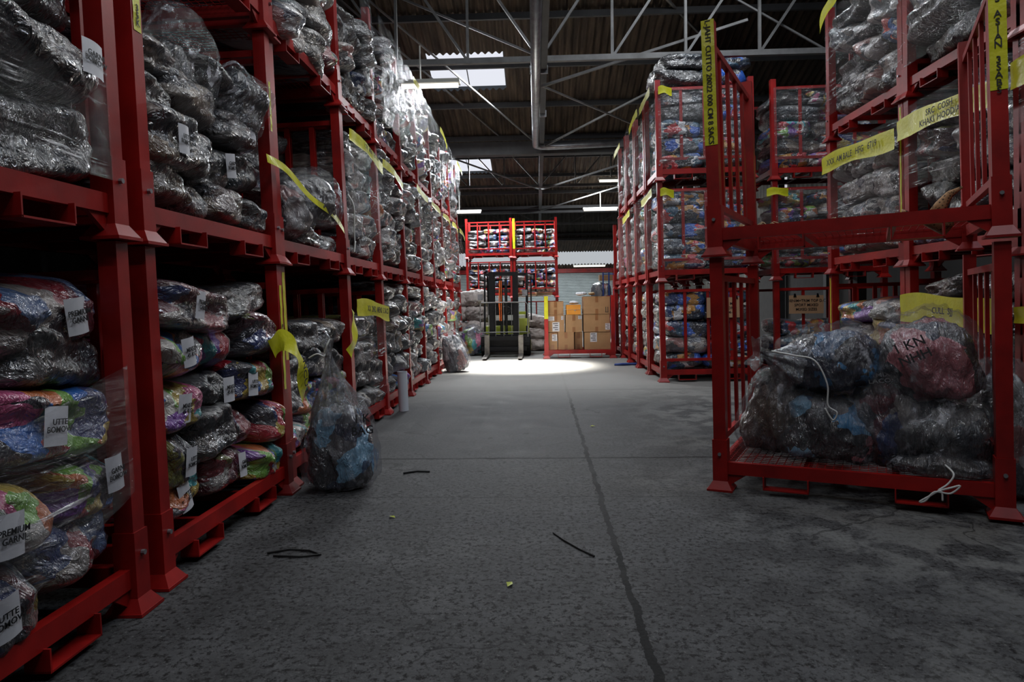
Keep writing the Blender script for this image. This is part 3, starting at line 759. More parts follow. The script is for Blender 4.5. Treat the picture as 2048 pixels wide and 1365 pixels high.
# ---- right row along the aisle's far side
LEAN = .013
RIGHT = [(5.32, 3.66), (6.95, 5.38), (8.75, 7.05)]
RNM = ['nearest', 'second', 'third']
for si, (ya, yb) in enumerate(RIGHT):
    W = round(ya-yb, 2); D = 1.25
    for ti in range(3):
        org = (3.72, ya, ti*T)
        st = stillage(org, -math.pi/2, W, D, 'red steel stillage, %s tier of the %s stack in the right row' % (TN[ti], RNM[si]), bolts=si == 2, group='right row stillages')
        wh = '%s stillage of %s right stack' % (TN[ti], RNM[si])
        F = lambda rows, pal, **k: fill(org, -math.pi/2, W, D, .2, rows, pal, wh, **k)
        if si == 2 and ti == 0: F([(.28, 2), (.3, 3), (.28, 2), (.26, 2)], [('charcoal', 5), ('grey and brown', 2), ('silver-grey', 1), ('multicoloured', 2)])
        elif si == 2 and ti == 1: F([(.28, 3), (.3, 3), (.32, 2), (.3, 3)], [('silver-grey', 4), ('charcoal', 4)])
        elif si == 2: F([(.24, 3), (.27, 3), (.27, 3), (.27, 3), (.26, 3)], [('silver-grey', 3), ('charcoal', 5), ('navy and red', 1)], protr=.12, mess=1.6)
        elif ti == 0: F([(.28, 3), (.3, 2), (.26, 3), (.26, 3), (.22, 2)], DARKS+[('silver-grey', 2)])
        elif ti == 1: F([(.27, 3), (.27, 3), (.28, 2), (.28, 3), (.22, 2)], [('charcoal', 5), ('silver-grey', 3), ('dark red and blue', 2)])
        else: F([(.28, 3), (.28, 2), (.3, 3), (.28, 3)], [('charcoal', 5), ('silver-grey', 4)], protr=.12, mess=1.5)
        if si == 2 and ti >= 1: sheet(st, 0, W, .3, 1.5, -.07, WRAP2 if ti == 2 else WRAP, seed=30+ti)
        if si == 2 and ti == 1: tape(st, 0, W+.04, 1.34, 1.3, .2, -.13, 'XXX  AM BALE   HFG   6719', size=.1); post_tape(st, W, 0, .3, 1.6, None, .03)
        if si == 2 and ti == 2: tape(st, 0, .5, 1.42, 1.65, .16, -.13)
        if si == 2 and ti == 0: post_tape(st, 0, 0, .5, 1.6, None, .03)
        if si == 1 and ti == 1: sheet(st, 0, W, .75, 1.55, -.07, WRAP2, seed=41); tape(st, 0, W, 1.33, 1.3, .19, -.13, 'SRC  COSH\nKHAKI  HOOD/A', size=.08)
        if si == 1 and ti == 2: sheet(st, 0, W, .25, 1.5, -.12, WRAP2, seed=42)
        if si == 1 and ti == 0: sheet(st, 0, W, .3, 1.15, -.07, WRAP, seed=43); tape(st, 0, W, 1.24, 1.2, .26, -.12, 'CULL  SJJ', size=.08)
        if si == 0 and ti == 1: tape(st, 0, W, 1.34, 1.3, .2, -.13, 'S.25', size=.1); sheet(st, 0, W, .9, 1.6, -.07, WRAP, seed=45)
        if si == 0 and ti == 0: tape(st, 0, W, 1.2, 1.15, .12, -.12)

# ---- stacks facing the camera at the back of the right side
NAVY = [('navy and red', 7), ('charcoal', 2), ('silver-grey', 1)]
BR = [('multicoloured', 3), ('grey and brown', 3), ('navy and red', 2), ('charcoal', 2)]
Y0 = 11.36
AL = []
ay = [Y0, 12.62, 13.88, 15.14, 16.45]
for si, y in enumerate(ay):
    W, D = 1.5, 1.16
    for ti in range(3 if si < 4 else 2):
        org = (2.03-.012*si, y, ti*T)
        st = stillage(org, .0, W, D, 'red steel stillage, %s tier of the %s stack back in the centre-right block' % (TN[ti], ORD[si]), 'fb', nb=3 if si == 0 else 2, group='centre-right block stillages', bolts=si == 0)
        AL.append(st); wh = '%s stillage of %s centre-right stack' % (TN[ti], ORD[si])
        pal = NAVY if si == 0 else GREYS
        rows = [(.26, 2), (.27, 2), (.27, 2), (.27, 2), (.24, 2)] if si == 0 else [(.26, 1), (.28, 1), (.27, 1), (.27, 1), (.24, 1)]
        if si == 4 and ti == 1: pal = DARKS
        fill(org, 0, W, D, .2, rows, pal, wh, nv=2 if si == 0 else 3, protr=.03, mess=.8, u1=W if si == 0 else .8)
        if si == 0 and ti >= 1:
            sheet(st, 0, W, .28, 1.5, -.05, WRAP, seed=50+ti); sheet(st, 0, D, .25, 1.62, -.05, WRAP2, seed=60+ti, along='y')
            tape(st, .0, .22, 1.46, 1.45, .12, -.08); tape(st, 0, D, 1.46, 1.44, .13, -.13, along='y', seed=2)
        if 0 < si < 4 and ti >= 1:
            sheet(st, 0, D, .25, 1.6, -.06, WRAP2 if si % 2 else WRAP, seed=70+ti*4+si, along='y')
            if (si+ti) % 2: tape(st, 0, D, 1.46, 1.42, .13, -.14, along='y', seed=si)
# loose bales lying over the top of the first centre-right stack
for i, (x, y, z, d, pal) in enumerate([(2.35, 11.75, 5.02, (.9, .8, .28), 'charcoal'), (3.05, 11.8, 5.03, (.8, .8, .3), 'navy and red'), (2.55, 11.8, 5.3, (1.1, .8, .28), 'charcoal'), (3.2, 11.85, 5.28, (.7, .7, .2), 'navy and red')]):
    BALES.append(dict(c=Vector((x, y, z)), d=d, r=(.05, .1-.07*i, .1*i), pal=pal, s=i, where='heap on top of %s centre-right stack' % ORD[0], pos=(i, 0, 0), sticker=False, rot=0, nv=1))
for ti in range(3):
    W, D = 1.75, 1.16; org = (3.93, Y0+.12, ti*T)
    st = stillage(org, 0, W, D, 'red steel stillage, %s tier of the stack behind the right row' % TN[ti], 'fb', nb=3, group='centre-right block stillages')
    wh = '%s stillage of stack behind right row' % TN[ti]
    fill(org, 0, W, D, .2, [(.26, 3), (.27, 2), (.27, 3), (.27, 2), (.22, 3)][:3 if ti == 0 else 5], BR if ti else NAVY, wh, nv=1, protr=.03, mess=.8)
    if ti: sheet(st, 0, W, .28, 1.5, -.05, WRAP, seed=80+ti)
    if ti == 1: tape(st, -.15, .2, 1.44, 1.46, .12, -.08)

# ---- far racks behind the forklift
LEAN = .008
TF = 1.52
for si, (x, W) in enumerate(((-2.72, 1.68), (-.92, 1.6))):
    for ti in range(3):
        org = (x, 26, ti*TF)
        stillage(org, 0, W, 1.1, 'red barred stillage, %s tier of the %s far stack behind the forklift' % (TN[ti], ('left', 'right')[si]), 'fb', Tz=TF, nb=3, group='far stillages')
        if not (si == 1 and ti == 0):
            fill(org, 0, W, 1.0, .2, [(.25, 4), (.24, 4), (.24, 4), (.2, 3)], [('navy and red', 5), ('silver-grey', 3), ('multicoloured', 3), ('charcoal', 3)], '%s stillage of %s far stack' % (TN[ti], ('left', 'right')[si]), nv=1, protr=0, mess=.7)
st = bpy.data.objects[[o.name for o in COL.objects if o.name.startswith('stillage')][-1]]
post_tape(st, 0, 0, .1, 1.5, None, .09)

# ------------------------------------------------------------------ place bales: the largest in view as objects, the others as one heap
def share(b):
    c = b['c']; q = proj(c)
    if q is None: return 0
    x, y, w_ = q; rad = max(b['d'])*.5*1365/w_
    if x < -rad or x > 2048+rad or y < -rad or y > 1365+rad: return 0
    ix = min(x+rad, 2048)-max(x-rad, 0); iy = min(y+rad, 1365)-max(y-rad, 0)
    vis = max(0, ix)*max(0, iy)
    if b['pos'][1] > 0 and b['where'].find('first centre-right') >= 0: vis *= .3
    return vis
for b in BALES: b['a'] = share(b)
vis = sorted([b for b in BALES if b['a'] > 0], key=lambda b: -b['a'])
IND, REST = vis[:290], vis[290:]
st_me = None
def sticker_mesh():
    def f():
        b = MB(); n = 6; vs = []
        for i in range(n+1):
            a = i/n-.5
            for j in (-.5, .5): vs.append((a*.12, -.012*math.cos(a*3)+.006*j, j*.15))
        b.add(vs, [(2*i, 2*i+2, 2*i+3, 2*i+1) for i in range(n)]); return b.mesh('paper_label', PAPER, True)
    return cached('sticker', f)
used = {}
nst = 0
for b in IND:
    q = proj(b['c']); big = b['a'] > 9000
    o = put('clothing_bale', hi_mesh(b['s'], b['pal'], 34 if b['a'] > 40000 else 22 if big else 22), None, b['c'], b['r'], b['d'])
    iu, iv, ri = b['pos']
    extra = ' rear' if iv else ''
    lab = '%s bale, %s along%s, %s layer, %s' % (b['pal'], ORD[iu], extra, ORD[ri], b['where'])
    if b['where'].startswith('heap'): lab = '%s bale, %s in the %s' % (b['pal'], ORD[iu], b['where'])
    tag(o, lab, 'bale', 'bales in the '+b['where'])
    if b['sticker'] and q and 1365/q[2] > 200 and rng.random() < .5:
        nst += 1
        # printed address label stuck to the bale's aisle side, in the bale's own frame
        L = put('paper_label', sticker_mesh(), o, (rng.uniform(-.2, .25), -.515, rng.uniform(-.1, .15)), (0, rng.uniform(-.06, .06), 0), (1/b['d'][0], 1/b['d'][1], 1/b['d'][2]))
        txt = rng.choice(['GARNI\nBOMOW', 'UTTE\nBOMOW', 'PREMIUM\nGARNI', 'MIXED\n45 KG'])
        put('print', text_mesh(txt, .032, INK, .9), L, (0, -.0165, 0), (math.pi/2, 0, 0))
# heap
groups = {}
V, Fc, MI, SD, LC = [], [], [], [], []
pk = list(PAL)
base = 0
for i, b in enumerate(REST):
    pv, pf = LO[b['s']]; a = np.array(pv); R = np.array(Euler(b['r']).to_matrix())
    V.append((a*np.array(b['d']))@R.T+np.array(b['c'])); Fc += [tuple(k+base for k in f) for f in pf]; MI += [pk.index(b['pal'])]*len(pf)
    SD += [((i*.61803) % 1)]*len(a); LC.append(a); base += len(a)
if REST:
    V = np.concatenate(V); LC = np.concatenate(LC)
    me = bpy.data.meshes.new('bale_heap'); me.from_pydata(V.tolist(), [], Fc)
    for k in pk: me.materials.append(BMM[k])
    me.polygons.foreach_set('material_index', MI); me.polygons.foreach_set('use_smooth', [True]*len(Fc))
    at = me.attributes.new('seed', 'FLOAT', 'POINT'); at.data.foreach_set('value', SD)
    at = me.attributes.new('lco', 'FLOAT_VECTOR', 'POINT'); at.data.foreach_set('vector', LC.ravel().tolist())
    o = put('clothing_heap', me); o['kind'] = 'stuff'; tag(o, 'small distant clothing bales packed in the rows of red stillages', 'bales')
print('bales', len(BALES), 'in view', len(vis), 'stickers', nst)

# ------------------------------------------------------------------ FRONT STILLAGE (two tiers, turned toward the camera)
LEAN = .016
FO = (1.28, 4.89); FR = math.atan2(4.17-4.89, 2.77-1.28); FW, FD = 1.65, 1.6
fl = stillage((*FO, 0), FR, FW, FD, 'red steel stillage on the concrete holding tied clear bags, under an empty one', bolts=True, mesh=True, group='front stillages')
fu = stillage((*FO, T), FR, FW, FD, 'empty red steel stillage with yellow-taped posts stacked over tied clear bags', bolts=True, mesh=True, group='front stillages')
fu.rotation_euler = (Matrix.Rotation(-.028, 3, 'Y') @ Matrix.Rotation(FR, 3, 'Z')).to_euler()
post_tape(fu, 0, 0, .78, 1.645, None, .088)
post_tape(fu, FW, 0, .86, 1.645, 'M\n \n7\nS\nA\nC\nS\n \nA\nS\nI\nA\nN\n \n3\nS\nA\nB\nS', .088, .055)
t = [o for o in fu.children if o.name.startswith('yellow_tape')][0]
me = text_mesh('L-JAHT CUTTO 20022 000 CM 8 SACS', .052, INK)
put('marker_lettering', me, t, (0, -PW/2-.0065, 1.215), (math.pi/2, math.pi/2, 0))

def FP(u, v, z): return W2((*FO, 0), FR, (u, v, z))

# ------------------------------------------------------------------ BAGS
def blob(name, mat, dims, seed, n=34, p=2.6, amp=.1, wr=.05, flat=.0, taper=0., pinch=None):
    v, f = pillow(n, seed, p=p, amp=amp, wr=wr); out = []
    for x, y, z in v:
        X, Y, Z = x*dims[0], y*dims[1], z*dims[2]
        t = z+.5
        k = 1-taper*max(0, t)
        X *= k; Y *= k
        if flat and z < -.5+flat: Z = (-.5+flat)*dims[2]+(z+.5-flat)*dims[2]*.15
        # folds
        w_ = .012*noise.noise(Vector((X*9+seed, Y*9, Z*5)))+.006*noise.noise(Vector((X*22, Y*22+seed, Z*14)))
        nn = Vector((X, Y, Z)).normalized()*w_*2
        out.append((X+nn.x, Y+nn.y, Z+nn.z))
    me = bpy.data.meshes.new(name); me.from_pydata(out, [], f); me.materials.append(mat)
    me.polygons.foreach_set('use_smooth', [True]*len(f)); me.update(); return me
def neck_mesh(r0, h, seed, mat, fan=.1, n=40):
    """gathered film neck: wide pleated skirt, narrow tie, flared ears above"""
    b = MB(); prof = [(0, r0), (.2, r0*.8), (.45, r0*.42), (.7, r0*.16), (.78, .022), (.82, .022), (.9, fan*.6), (1., fan)]
    vs = []
    for t, r in prof:
        for k in range(n):
            a = 2*math.pi*k/n; pl = 1+.22*math.sin(a*9+seed)*(1-abs(t-.5))+.12*math.sin(a*5+seed*2+t*4)
            zz = t*h+(.03*math.sin(a*3+seed) if t > .85 else 0)
            vs.append((r*pl*math.cos(a), r*pl*math.sin(a), zz))
    fs = [(j*n+k, j*n+(k+1) % n, (j+1)*n+(k+1) % n, (j+1)*n+k) for j in range(len(prof)-1) for k in range(n)]
    b.add(vs, fs); return b.mesh('bag_neck', mat, True)
def ribbon(pts, wd, mat=None):
    b = MB(); pts = [Vector(p) for p in pts]
    P2 = []
    for i in range(len(pts)-1):
        a, c = pts[i], pts[i+1]; p0 = pts[max(i-1, 0)]; p3 = pts[min(i+2, len(pts)-1)]
        for k in range(6):
            t = k/6; P2.append(.5*((2*a)+(-p0+c)*t+(2*p0-5*a+4*c-p3)*t*t+(-p0+3*a-3*c+p3)*t**3))
    P2.append(pts[-1])
    b.tube(P2, wd/2, 6); return b.mesh('tie_ribbon', mat or RIBBON, True)
def bag(label, loc, dims, seed, pal, rot=(0, 0, 0), p=2.6, neck=None, film=1.06, flat=.12, taper=.1, tie=None, writing=None, cat='bag', scale_in=.93, extra=None, group=None, name='clothes_bag'):
    t = thing(name, label, cat, loc, rot, group)
    m1 = blob('clothes', BMB[pal], [d*scale_in for d in dims], seed, p=p, flat=flat, taper=taper)
    m2 = blob('clear_film', BAGF, [d*film for d in dims], seed, p=p, flat=flat, taper=taper, wr=.06)
    for m_, lift in ((m1, .012), (m2, .0)):
        z0 = min(v.co.z for v in m_.vertices)
        for v in m_.vertices: v.co.z += lift-z0
    put('clothes', m1, t); put('clear_film', m2, t)
    if neck:
        (nx, ny, nz), nr, nh, nrot, fan = neck
        q = put('bag_neck', neck_mesh(nr, nh, seed, NECKF, fan), t, (nx, ny, nz), nrot)
    if tie:
        put('tie_ribbon', ribbon(tie, .012), t)
    if writing:
        s, sz, wl, wr_ = writing
        put('marker_lettering', text_mesh(s, sz, INK), t, wl, wr_)
    return t
dk = .205
# the bags in the front stillage
def inF(u, v, z): return FP(u, v, z)
G = None
bag('clear bag of pink and brown clothes leaning at the left post of the front stillage', inF(.30, .5, dk), (.52, .62, .66), 3.2, 'grey and brown', (.0, .12, FR-.2), p=2.8, neck=((-.02, -.1, .5), .16, .26, (.3, .3, 0), .09))
bag('full black-clothed bag lying in the middle of the front stillage deck', inF(.70, .42, dk), (.78, .66, .52), 4.4, 'dark and blue', (0, .05, FR+.15), p=2.9, tie=None)
bag('tied blue-shining clear bag resting on the black bag in the front stillage', inF(.72, .4, dk+.49), (.68, .6, .46), 5.1, 'dark and blue', (.05, -.1, FR), p=2.3, film=1.1,
    neck=((-.24, -.12, .2), .17, .3, (.5, -1.0, 0), .12),
    tie=[(-.36, -.2, .33), (-.2, -.31, .3), (-.08, -.34, .26), (-.02, -.35, .1), (-.03, -.36, -.04), (.02, -.37, -.09), (-.01, -.37, -.14), (-.05, -.36, -.06)])
bag('dark grey bag with red and green clothes in the front stillage centre', inF(1.08, .45, dk), (.5, .7, .68), 6.3, 'dark red and blue', (0, -.12, FR+.1), p=2.8, writing=('MIX\nLACOST', .05, (-.02, -.3, .62), (math.radians(45), 0, 0)))
bag('black bag lying low at the right post of the front stillage', inF(1.34, .40, dk), (.62, .7, .5), 7.7, 'charcoal', (0, 0, FR-.1), p=3.2)
bag('large clear bag with marker writing on top of the right-hand black bag', inF(1.33, .42, dk+.46), (.64, .7, .6), 8.2, 'dark and blue', (.1, -.14, FR-.05), p=3, film=1.1, taper=.25,
    writing=('1 KN\nNHH', .085, (-.08, -.40, .40), (math.radians(72), -.3, 0)))
bag('flat dark bag with white ties at the front edge of the stillage deck', inF(1.33, .10, dk), (.55, .24, .13), 9.4, 'charcoal', (0, 0, FR), p=2.6,
    tie=[(.02, -.1, .1), (.06, -.16, .06), (.03, -.17, .0), (-.02, -.19, -.04), (.03, -.2, -.02), (.09, -.19, .0), (.04, -.2, -.05), (-.04, -.2, -.05), (-.09, -.2, -.11), (-.12, -.2, -.12), (-.07, -.2, -.08), (-.01, -.2, -.04), (.0, -.2, -.1)])
bag('upright grey bag with a twisted neck behind the front stillage bags', inF(.62, 1.05, dk), (.4, .4, .55), 10.6, 'silver-grey', (0, .1, FR), neck=((0, 0, .45), .15, .3, (0, .2, 0), .09))
bag('pale clear bag slumped against the outside of the front stillage right post', (3.12, 4.75, 0), (.4, .5, 1.0), 11.3, 'silver-grey', (0, -.05, .2), p=2.6, taper=.3)

# tall tied bag standing on the floor at the second left stack
bag('tall clear tied bag of mixed clothes standing on the floor beside the third left stack', (-1.50, 4.97, 0), (.52, .44, .70), 12.9, 'dark and blue', (0, 0, .3), p=2.7, taper=.22, film=1.1,
    neck=((-.0, 0, .5), .2, .62, (0, -.12, 0), .05), tie=[(-.09, -.03, 1.0), (-.07, -.05, 1.06), (-.05, -.02, 1.1), (-.07, .02, 1.05), (-.09, -.02, .98), (-.14, -.06, 1.0), (-.2, -.05, .97)],
    writing=('1 K\nBAG', .085, (.16, -.262, .5), (math.radians(82), 0, .35)), name='tied_bag')
bag('silvery clear bag leaning on the far left stacks beside the forklift', (-1.62, 13.45, 0), (.58, .52, .84), 13.9, 'silver-grey', (0, -.25, .2), p=2.8, taper=.35, film=1.1, name='tied_bag')
bag('multicoloured clear bag on the floor between left stacks and forklift', (-1.75, 17.6, 0), (.6, .6, .8), 14.8, 'multicoloured', (0, 0, .6), p=2.8, taper=.15, film=1.06, name='tied_bag')
# hanging empty film bag, upper shelf of the second left stack
t = bag('big half-empty clear bag slumped over bales on the upper shelf of second left stack', (-2.12, 3.75, 2.55), (.62, .34, .52), 15.5, 'charcoal', (.15, .5, 1.4), p=2.6, film=1.12, scale_in=.6, taper=.3,
    tie=[(.30, -.05, .0), (.31, -.12, -.12), (.3, -.14, -.25), (.33, -.12, -.2), (.38, -.1, -.3), (.34, -.1, -.1)])
bag('grey shiny bag tipped up beside the half-empty bag on second left stack', (-2.1, 4.45, 2.55), (.42, .4, .4), 16.2, 'charcoal', (.3, .4, 1.3), p=3)
t = bag('pale tied bag under a yellow tape on the middle tier of third left stack', (-2.02, 5.7, 2.05), (.62, .6, .42), 17.3, 'charcoal', (.1, 0, 1.4), p=2.5, film=1.12,
    tie=[(.3, -.28, .3), (.33, -.33, .2), (.35, -.34, 0), (.36, -.35, -.12), (.34, -.36, -.2), (.37, -.35, -.1)])
bag('grey bag marked in pen on the middle tier of third left stack', (-2.0, 5.3, 1.86), (.3, .55, .5), 18.1, 'silver-grey', (-.3, .1, 1.5), p=2.6, film=1.08, writing=('MENS', .06, (.0, -.3, .3), (math.pi/2, math.pi/2, 0)))
# loose yellow tapes in the third stack
def loose(label, pts, wd, txt=None):
    b = MB(); P2 = []; pts = [Vector(p) for p in pts]; vs = []
    for i in range(len(pts)-1):
        a, c = pts[i], pts[i+1]; p0 = pts[max(i-1, 0)]; p3 = pts[min(i+2, len(pts)-1)]
        for k in range(7):
            t = k/7; P2.append(.5*((2*a)+(-p0+c)*t+(2*p0-5*a+4*c-p3)*t*t+(-p0+3*a-3*c+p3)*t**3))
    P2.append(pts[-1])
    for i, p in enumerate(P2):
        tg = (P2[min(i+1, len(P2)-1)]-P2[max(i-1, 0)]).normalized(); s = tg.cross(Vector((1, .25*math.sin(i*.5), .15))).normalized()*wd/2
        vs += [p-s, p+Vector((.004*math.sin(i), 0, 0)), p+s]
    b.add(vs, [(3*i+k, 3*i+k+1, 3*i+k+4, 3*i+k+3) for i in range(len(P2)-1) for k in (0, 1)])
    o = tag(put('tape_strip', b.mesh('tape_strip', YEL, True)), label, 'tape', 'loose yellow tape strips')
    if txt:
        s, sz, l, r = txt; put('marker_lettering', text_mesh(s, sz, INK), o, l, r)
    return o
loose('long yellow tape slanting down across the middle tier of third left stack', [(-1.84, 4.6, 2.36), (-1.82, 4.9, 2.34), (-1.78, 5.3, 2.2), (-1.74, 5.75, 2.12), (-1.75, 6.1, 2.02)], .06)
loose('crumpled yellow tape hanging loose from the post above the tall floor bag', [(-1.80, 4.5, 1.06), (-1.76, 4.6, 1.12), (-1.70, 4.68, 1.04), (-1.68, 4.74, .88), (-1.69, 4.77, .68)], .15, ('UNCUT', .09, (-1.655, 4.73, .88), (math.pi/2, math.pi/2-.15, math.pi/2)))
loose('short yellow tape hanging over bags in the bottom tier of third left stack', [(-1.8, 6.5, 1.3), (-1.76, 6.42, 1.15), (-1.74, 6.3, 1.0), (-1.76, 6.2, .9)], .12)

# ------------------------------------------------------------------ grey sacks behind the forklift
sk = 0
def sack(x, y, z, d, r, lab):
    global sk; sk += 1
    o = put('woven_sack', blob('woven_sack', SACK, d, 20+sk, n=22, p=3, wr=.08), None, (x, y, z), r)
    tag(o, lab, 'sack', 'pale woven sacks stacked behind the forklift')
for i, (x, z) in enumerate([(-2.45, .22), (-1.75, .24), (-2.5, .62), (-1.8, .64), (-2.45, 1.05), (-1.75, 1.06), (-2.4, 1.45), (-1.8, 1.47)]):
    sack(x, 19.6, z, (.82, .8, .46), (0, .05*(i % 3-1), .1*i), 'pale woven sack, %s layer up, %s the forklift' % (ORD[i//2], ('by the left stacks behind', 'directly behind')[i % 2]))
for i, (x, z) in enumerate([(-.15, .18), (-.2, .5), (-.1, .82)]):
    sack(x, 19.2, z, (.85, .7, .36), (0, .08*i, .1*i), 'pale woven sack, %s layer up, between forklift and boxed stillage' % ORD[i])
for i, (x, z, w_) in enumerate([(-.45, 1.58, .75), (.15, 1.6, .6)]):
    b = MB(); 
    for k in range(4): b.box((0, 0, k*.035), (w_, .5, .02), Euler((0, .02*(k-2), .05*k)).to_matrix())
    tag(put('cardboard_sheet', b.mesh('cardboard_sheet', CARD2), None, (x, 25.8, z)), 'flattened brown cardboard on the far rack, %s side' % ('left', 'right')[i], 'cardboard', 'flattened cardboard on the far rack')

# ------------------------------------------------------------------ STILLAGE WITH BOXES
BX, BY = .15, 16.3
LEAN = 0.
bs = stillage((BX, BY, 0), 0, 1.58, 1.1, 'low red stillage loaded with cardboard boxes in front of the shutter', 'none', Tz=1.5, group='box stillage')
post_tape(bs, 0, 0, .95, 1.49, None, .09)
def box_thing(x0, x1, z0, z1, label, mat=CARD, dy=0., depth=.6, tapes=('v',), labels=(), arrows=False):
    sc = 84.; X0 = BX+(x0-1092)/83.2; X1 = BX+(x1-1092)/83.2; Z0 = .205+(706-z1)/83.2; Z1 = .205+(706-z0)/83.2
    wd, h = X1-X0-.012, Z1-Z0-.004; t = thing('cardboard_box', label, 'box', ((X0+X1)/2, BY+.04+dy, Z0), (0, 0, 0), 'cardboard boxes in the low stillage')
    b = MB(); b.box2((-wd/2, 0, 0), (wd/2, depth, h)); put('carton', b.mesh('carton', mat), t)
    b = MB(); b.box2((-wd/2-.002, -.003, h-.004), (-.004, depth/2, h+.003)); b.box2((.004, -.003, h-.004), (wd/2+.002, depth/2, h+.003)); put('flap', b.mesh('flap', mat), t)
    if 'v' in tapes:
        for z0_, z1_ in ((h-.14, h+.005), (0, .12)):
            b = MB(); b.box2((-.035, -.004, z0_), (.035, 0, z1_)); put('parcel_tape', b.mesh('parcel_tape', TAPEB), t)
    for lx_, lz, lw, lh in labels:
        b = MB(); b.box((lx_*wd, -.004, lz*h), (lw, .004, lh)); q = put('shipping_label', b.mesh('shipping_label', PAPER), t)
        b = MB()
        for k in range(4): b.box((lx_*wd+(k % 2-.5)*lw*.15, -.0065, lz*h+lh*(.35-.22*k)), (lw*(.5 if k % 2 else .7), .002, lh*.08))
        put('print', b.mesh('print', INK), q)
    if arrows:
        b = MB()
        for k in (0, 1): b.box((wd*.34+k*.05, -.004, h*.25), (.014, .003, h*.3))
        b.box((wd*.34+.02, -.004, h*.1), (.08, .003, .012)); put('arrow_mark', b.mesh('arrow_mark', INK), t)
box_thing(1094.5, 1114, 672, 706, 'narrow brown box with white label, bottom left of the low stillage', labels=[(.2, .72, .12, .16)])
box_thing(1114.5, 1147, 671, 706, 'square plain tan box standing forward at the bottom of the low stillage', dy=-.0, tapes=('v',))
box_thing(1148, 1164.5, 672, 706, 'narrow brown box squeezed behind the plain tan box', dy=.12)
box_thing(1167, 1219, 672, 706, 'wide brown box with a label, bottom right of the low stillage', labels=[(-.15, .72, .16, .22)], tapes=())
box_thing(1094, 1128, 636.5, 671, 'brown box with three white labels, middle left of the low stillage', labels=[(-.28, .8, .15, .1), (.38, .83, .05, .09), (.0, .32, .17, .22)])
box_thing(1130, 1163, 636.5, 671, 'brown box with a long tape strip, middle of the low stillage', labels=[(.38, .85, .08, .08)])
box_thing(1165.5, 1218, 636, 671, 'wide brown box with small corner label, middle right of the low stillage', labels=[(.42, .3, .11, .15)])
box_thing(1094, 1127, 609.5, 636, 'brown box topmost on the left of the low stillage', )
box_thing(1132, 1161, 626.5, 636, 'flat orange box lying under another orange box', ORANGE, tapes=(), labels=[(.1, .85, .04, .02)])
box_thing(1132, 1161, 616.5, 626, 'flat orange box topmost in the middle of the low stillage', ORANGE, tapes=())
box_thing(1165.5, 1219, 600.5, 635.5, 'wide brown box with arrow marks, topmost on the right of the low stillage', arrows=True)
for i, (x, z, d, m) in enumerate([(1.0, 1.545, (.24, .3, .08), PAPER), (1.25, 1.54, (.14, .2, .07), STRAW)]):
    o = put('crumpled_bag', blob('crumpled_bag', m, d, 40+i, n=22), None, (x, 16.6, z)); tag(o, ['white crumpled bag lying on the top right brown box', 'tan crumpled bag lying on the top right brown box'][i], 'bag')
o = put('crumpled_bag', blob('crumpled_bag', PAPER, (.2, .2, .07), 44, n=22), None, (.82, 16.55, 1.325)); tag(o, 'white crumpled bag lying on the orange box', 'bag')
# rack right of the boxes with blue posts and clothes
t = thing('trolley', 'blue barred trolley with clothes behind the right end of the box stillage', 'trolley', (1.75, 18.9, 0))
b = MB()
for x in (0, .16, .32): b.bar((x, 0, .2), (x, 0, 2.15), .035)
b.bar((0, 0, 2.1), (.32, 0, 2.1), .03); put('bar_frame', b.mesh('bar_frame', BLUE), t)
b = MB(); b.box2((-.02, -.02, .1), (.4, .5, .2)); put('base', b.mesh('base', BLUE), t)
o = put('clothing_bale', hi_mesh(2, 'silver-grey'), None, (1.72, 19.35, 1.35), (0, 0, 0), (.55, .5, 1.0)); tag(o, 'tall pale bale standing behind the blue barred trolley', 'bale')
o = put('clothing_bale', hi_mesh(3, 'multicoloured'), None, (1.72, 19.35, .5), (0, 0, 0), (.55, .5, .75)); tag(o, 'multicoloured bale at floor level behind the blue barred trolley', 'bale')
b = MB(); b.box2((0, 0, 0), (.36, .3, .16)); o = put('cardboard_box', b.mesh('carton', CARD), None, (1.68, 19.2, 1.93)); tag(o, 'small brown box on top of the tall pale bale', 'box')

# ------------------------------------------------------------------ FORKLIFT
fk = thing('forklift', 'black-masted forklift with lime and grey body parked facing down the aisle', 'forklift', (-.9, 17.0, 0))
def part(name, b, mat, parent=fk, smooth=False, loc=(0, 0, 0)): return put(name, b.mesh(name, mat, smooth), parent, loc)
b = MB()
for s in (-1, 1):
    b.box2((s*.3-.065, -.02, .12), (s*.3+.065, .12, 2.12)); b.box2((s*.3-.02 if s < 0 else s*.3-.08, .1, .12), (s*.3+.08 if s < 0 else s*.3+.02, .2, 2.1))
b.box2((-.36, .02, 2.04), (.36, .1, 2.12)); b.box2((-.36, .1, 1.1), (.36, .14, 1.18)); b.box2((-.34, .05, .2), (.34, .12, .32))
part('mast', b, BLACK)
b = MB(); 
for x in (-.06, .06): b.tube([(x, .06, .25), (x, .06, 1.95)], .035, 10)
part('lift_cylinder', b, RUBBER)
b = MB(); b.tube([(-.1, -.01, .9), (-.11, -.02, 1.4), (-.09, -.01, 1.9)], .012, 6); b.tube([(-.06, -.01, .9), (-.06, -.02, 1.4), (-.05, -.01, 1.9)], .01, 6); part('hydraulic_hose', b, ORGL)
b = MB(); b.box2((-.56, -.12, .42), (.56, -.04, .52)); b.box2((-.56, -.12, .16), (.56, -.04, .26)); b.box2((-.36, -.04, .12), (.36, .06, .56)); b.box2((-.5, -.1, .26), (-.4, -.05, .42)); b.box2((.4, -.1, .26), (.5, -.05, .42))
part('carriage', b, BLACK)
b = MB(); 
b.tube([(-.58, -.08, .5), (-.58, -.1, 1.3), (-.55, -.1, 1.36), (.55, -.1, 1.36), (.6, -.1, 1.3), (.6, -.08, .5)], .015, 8)
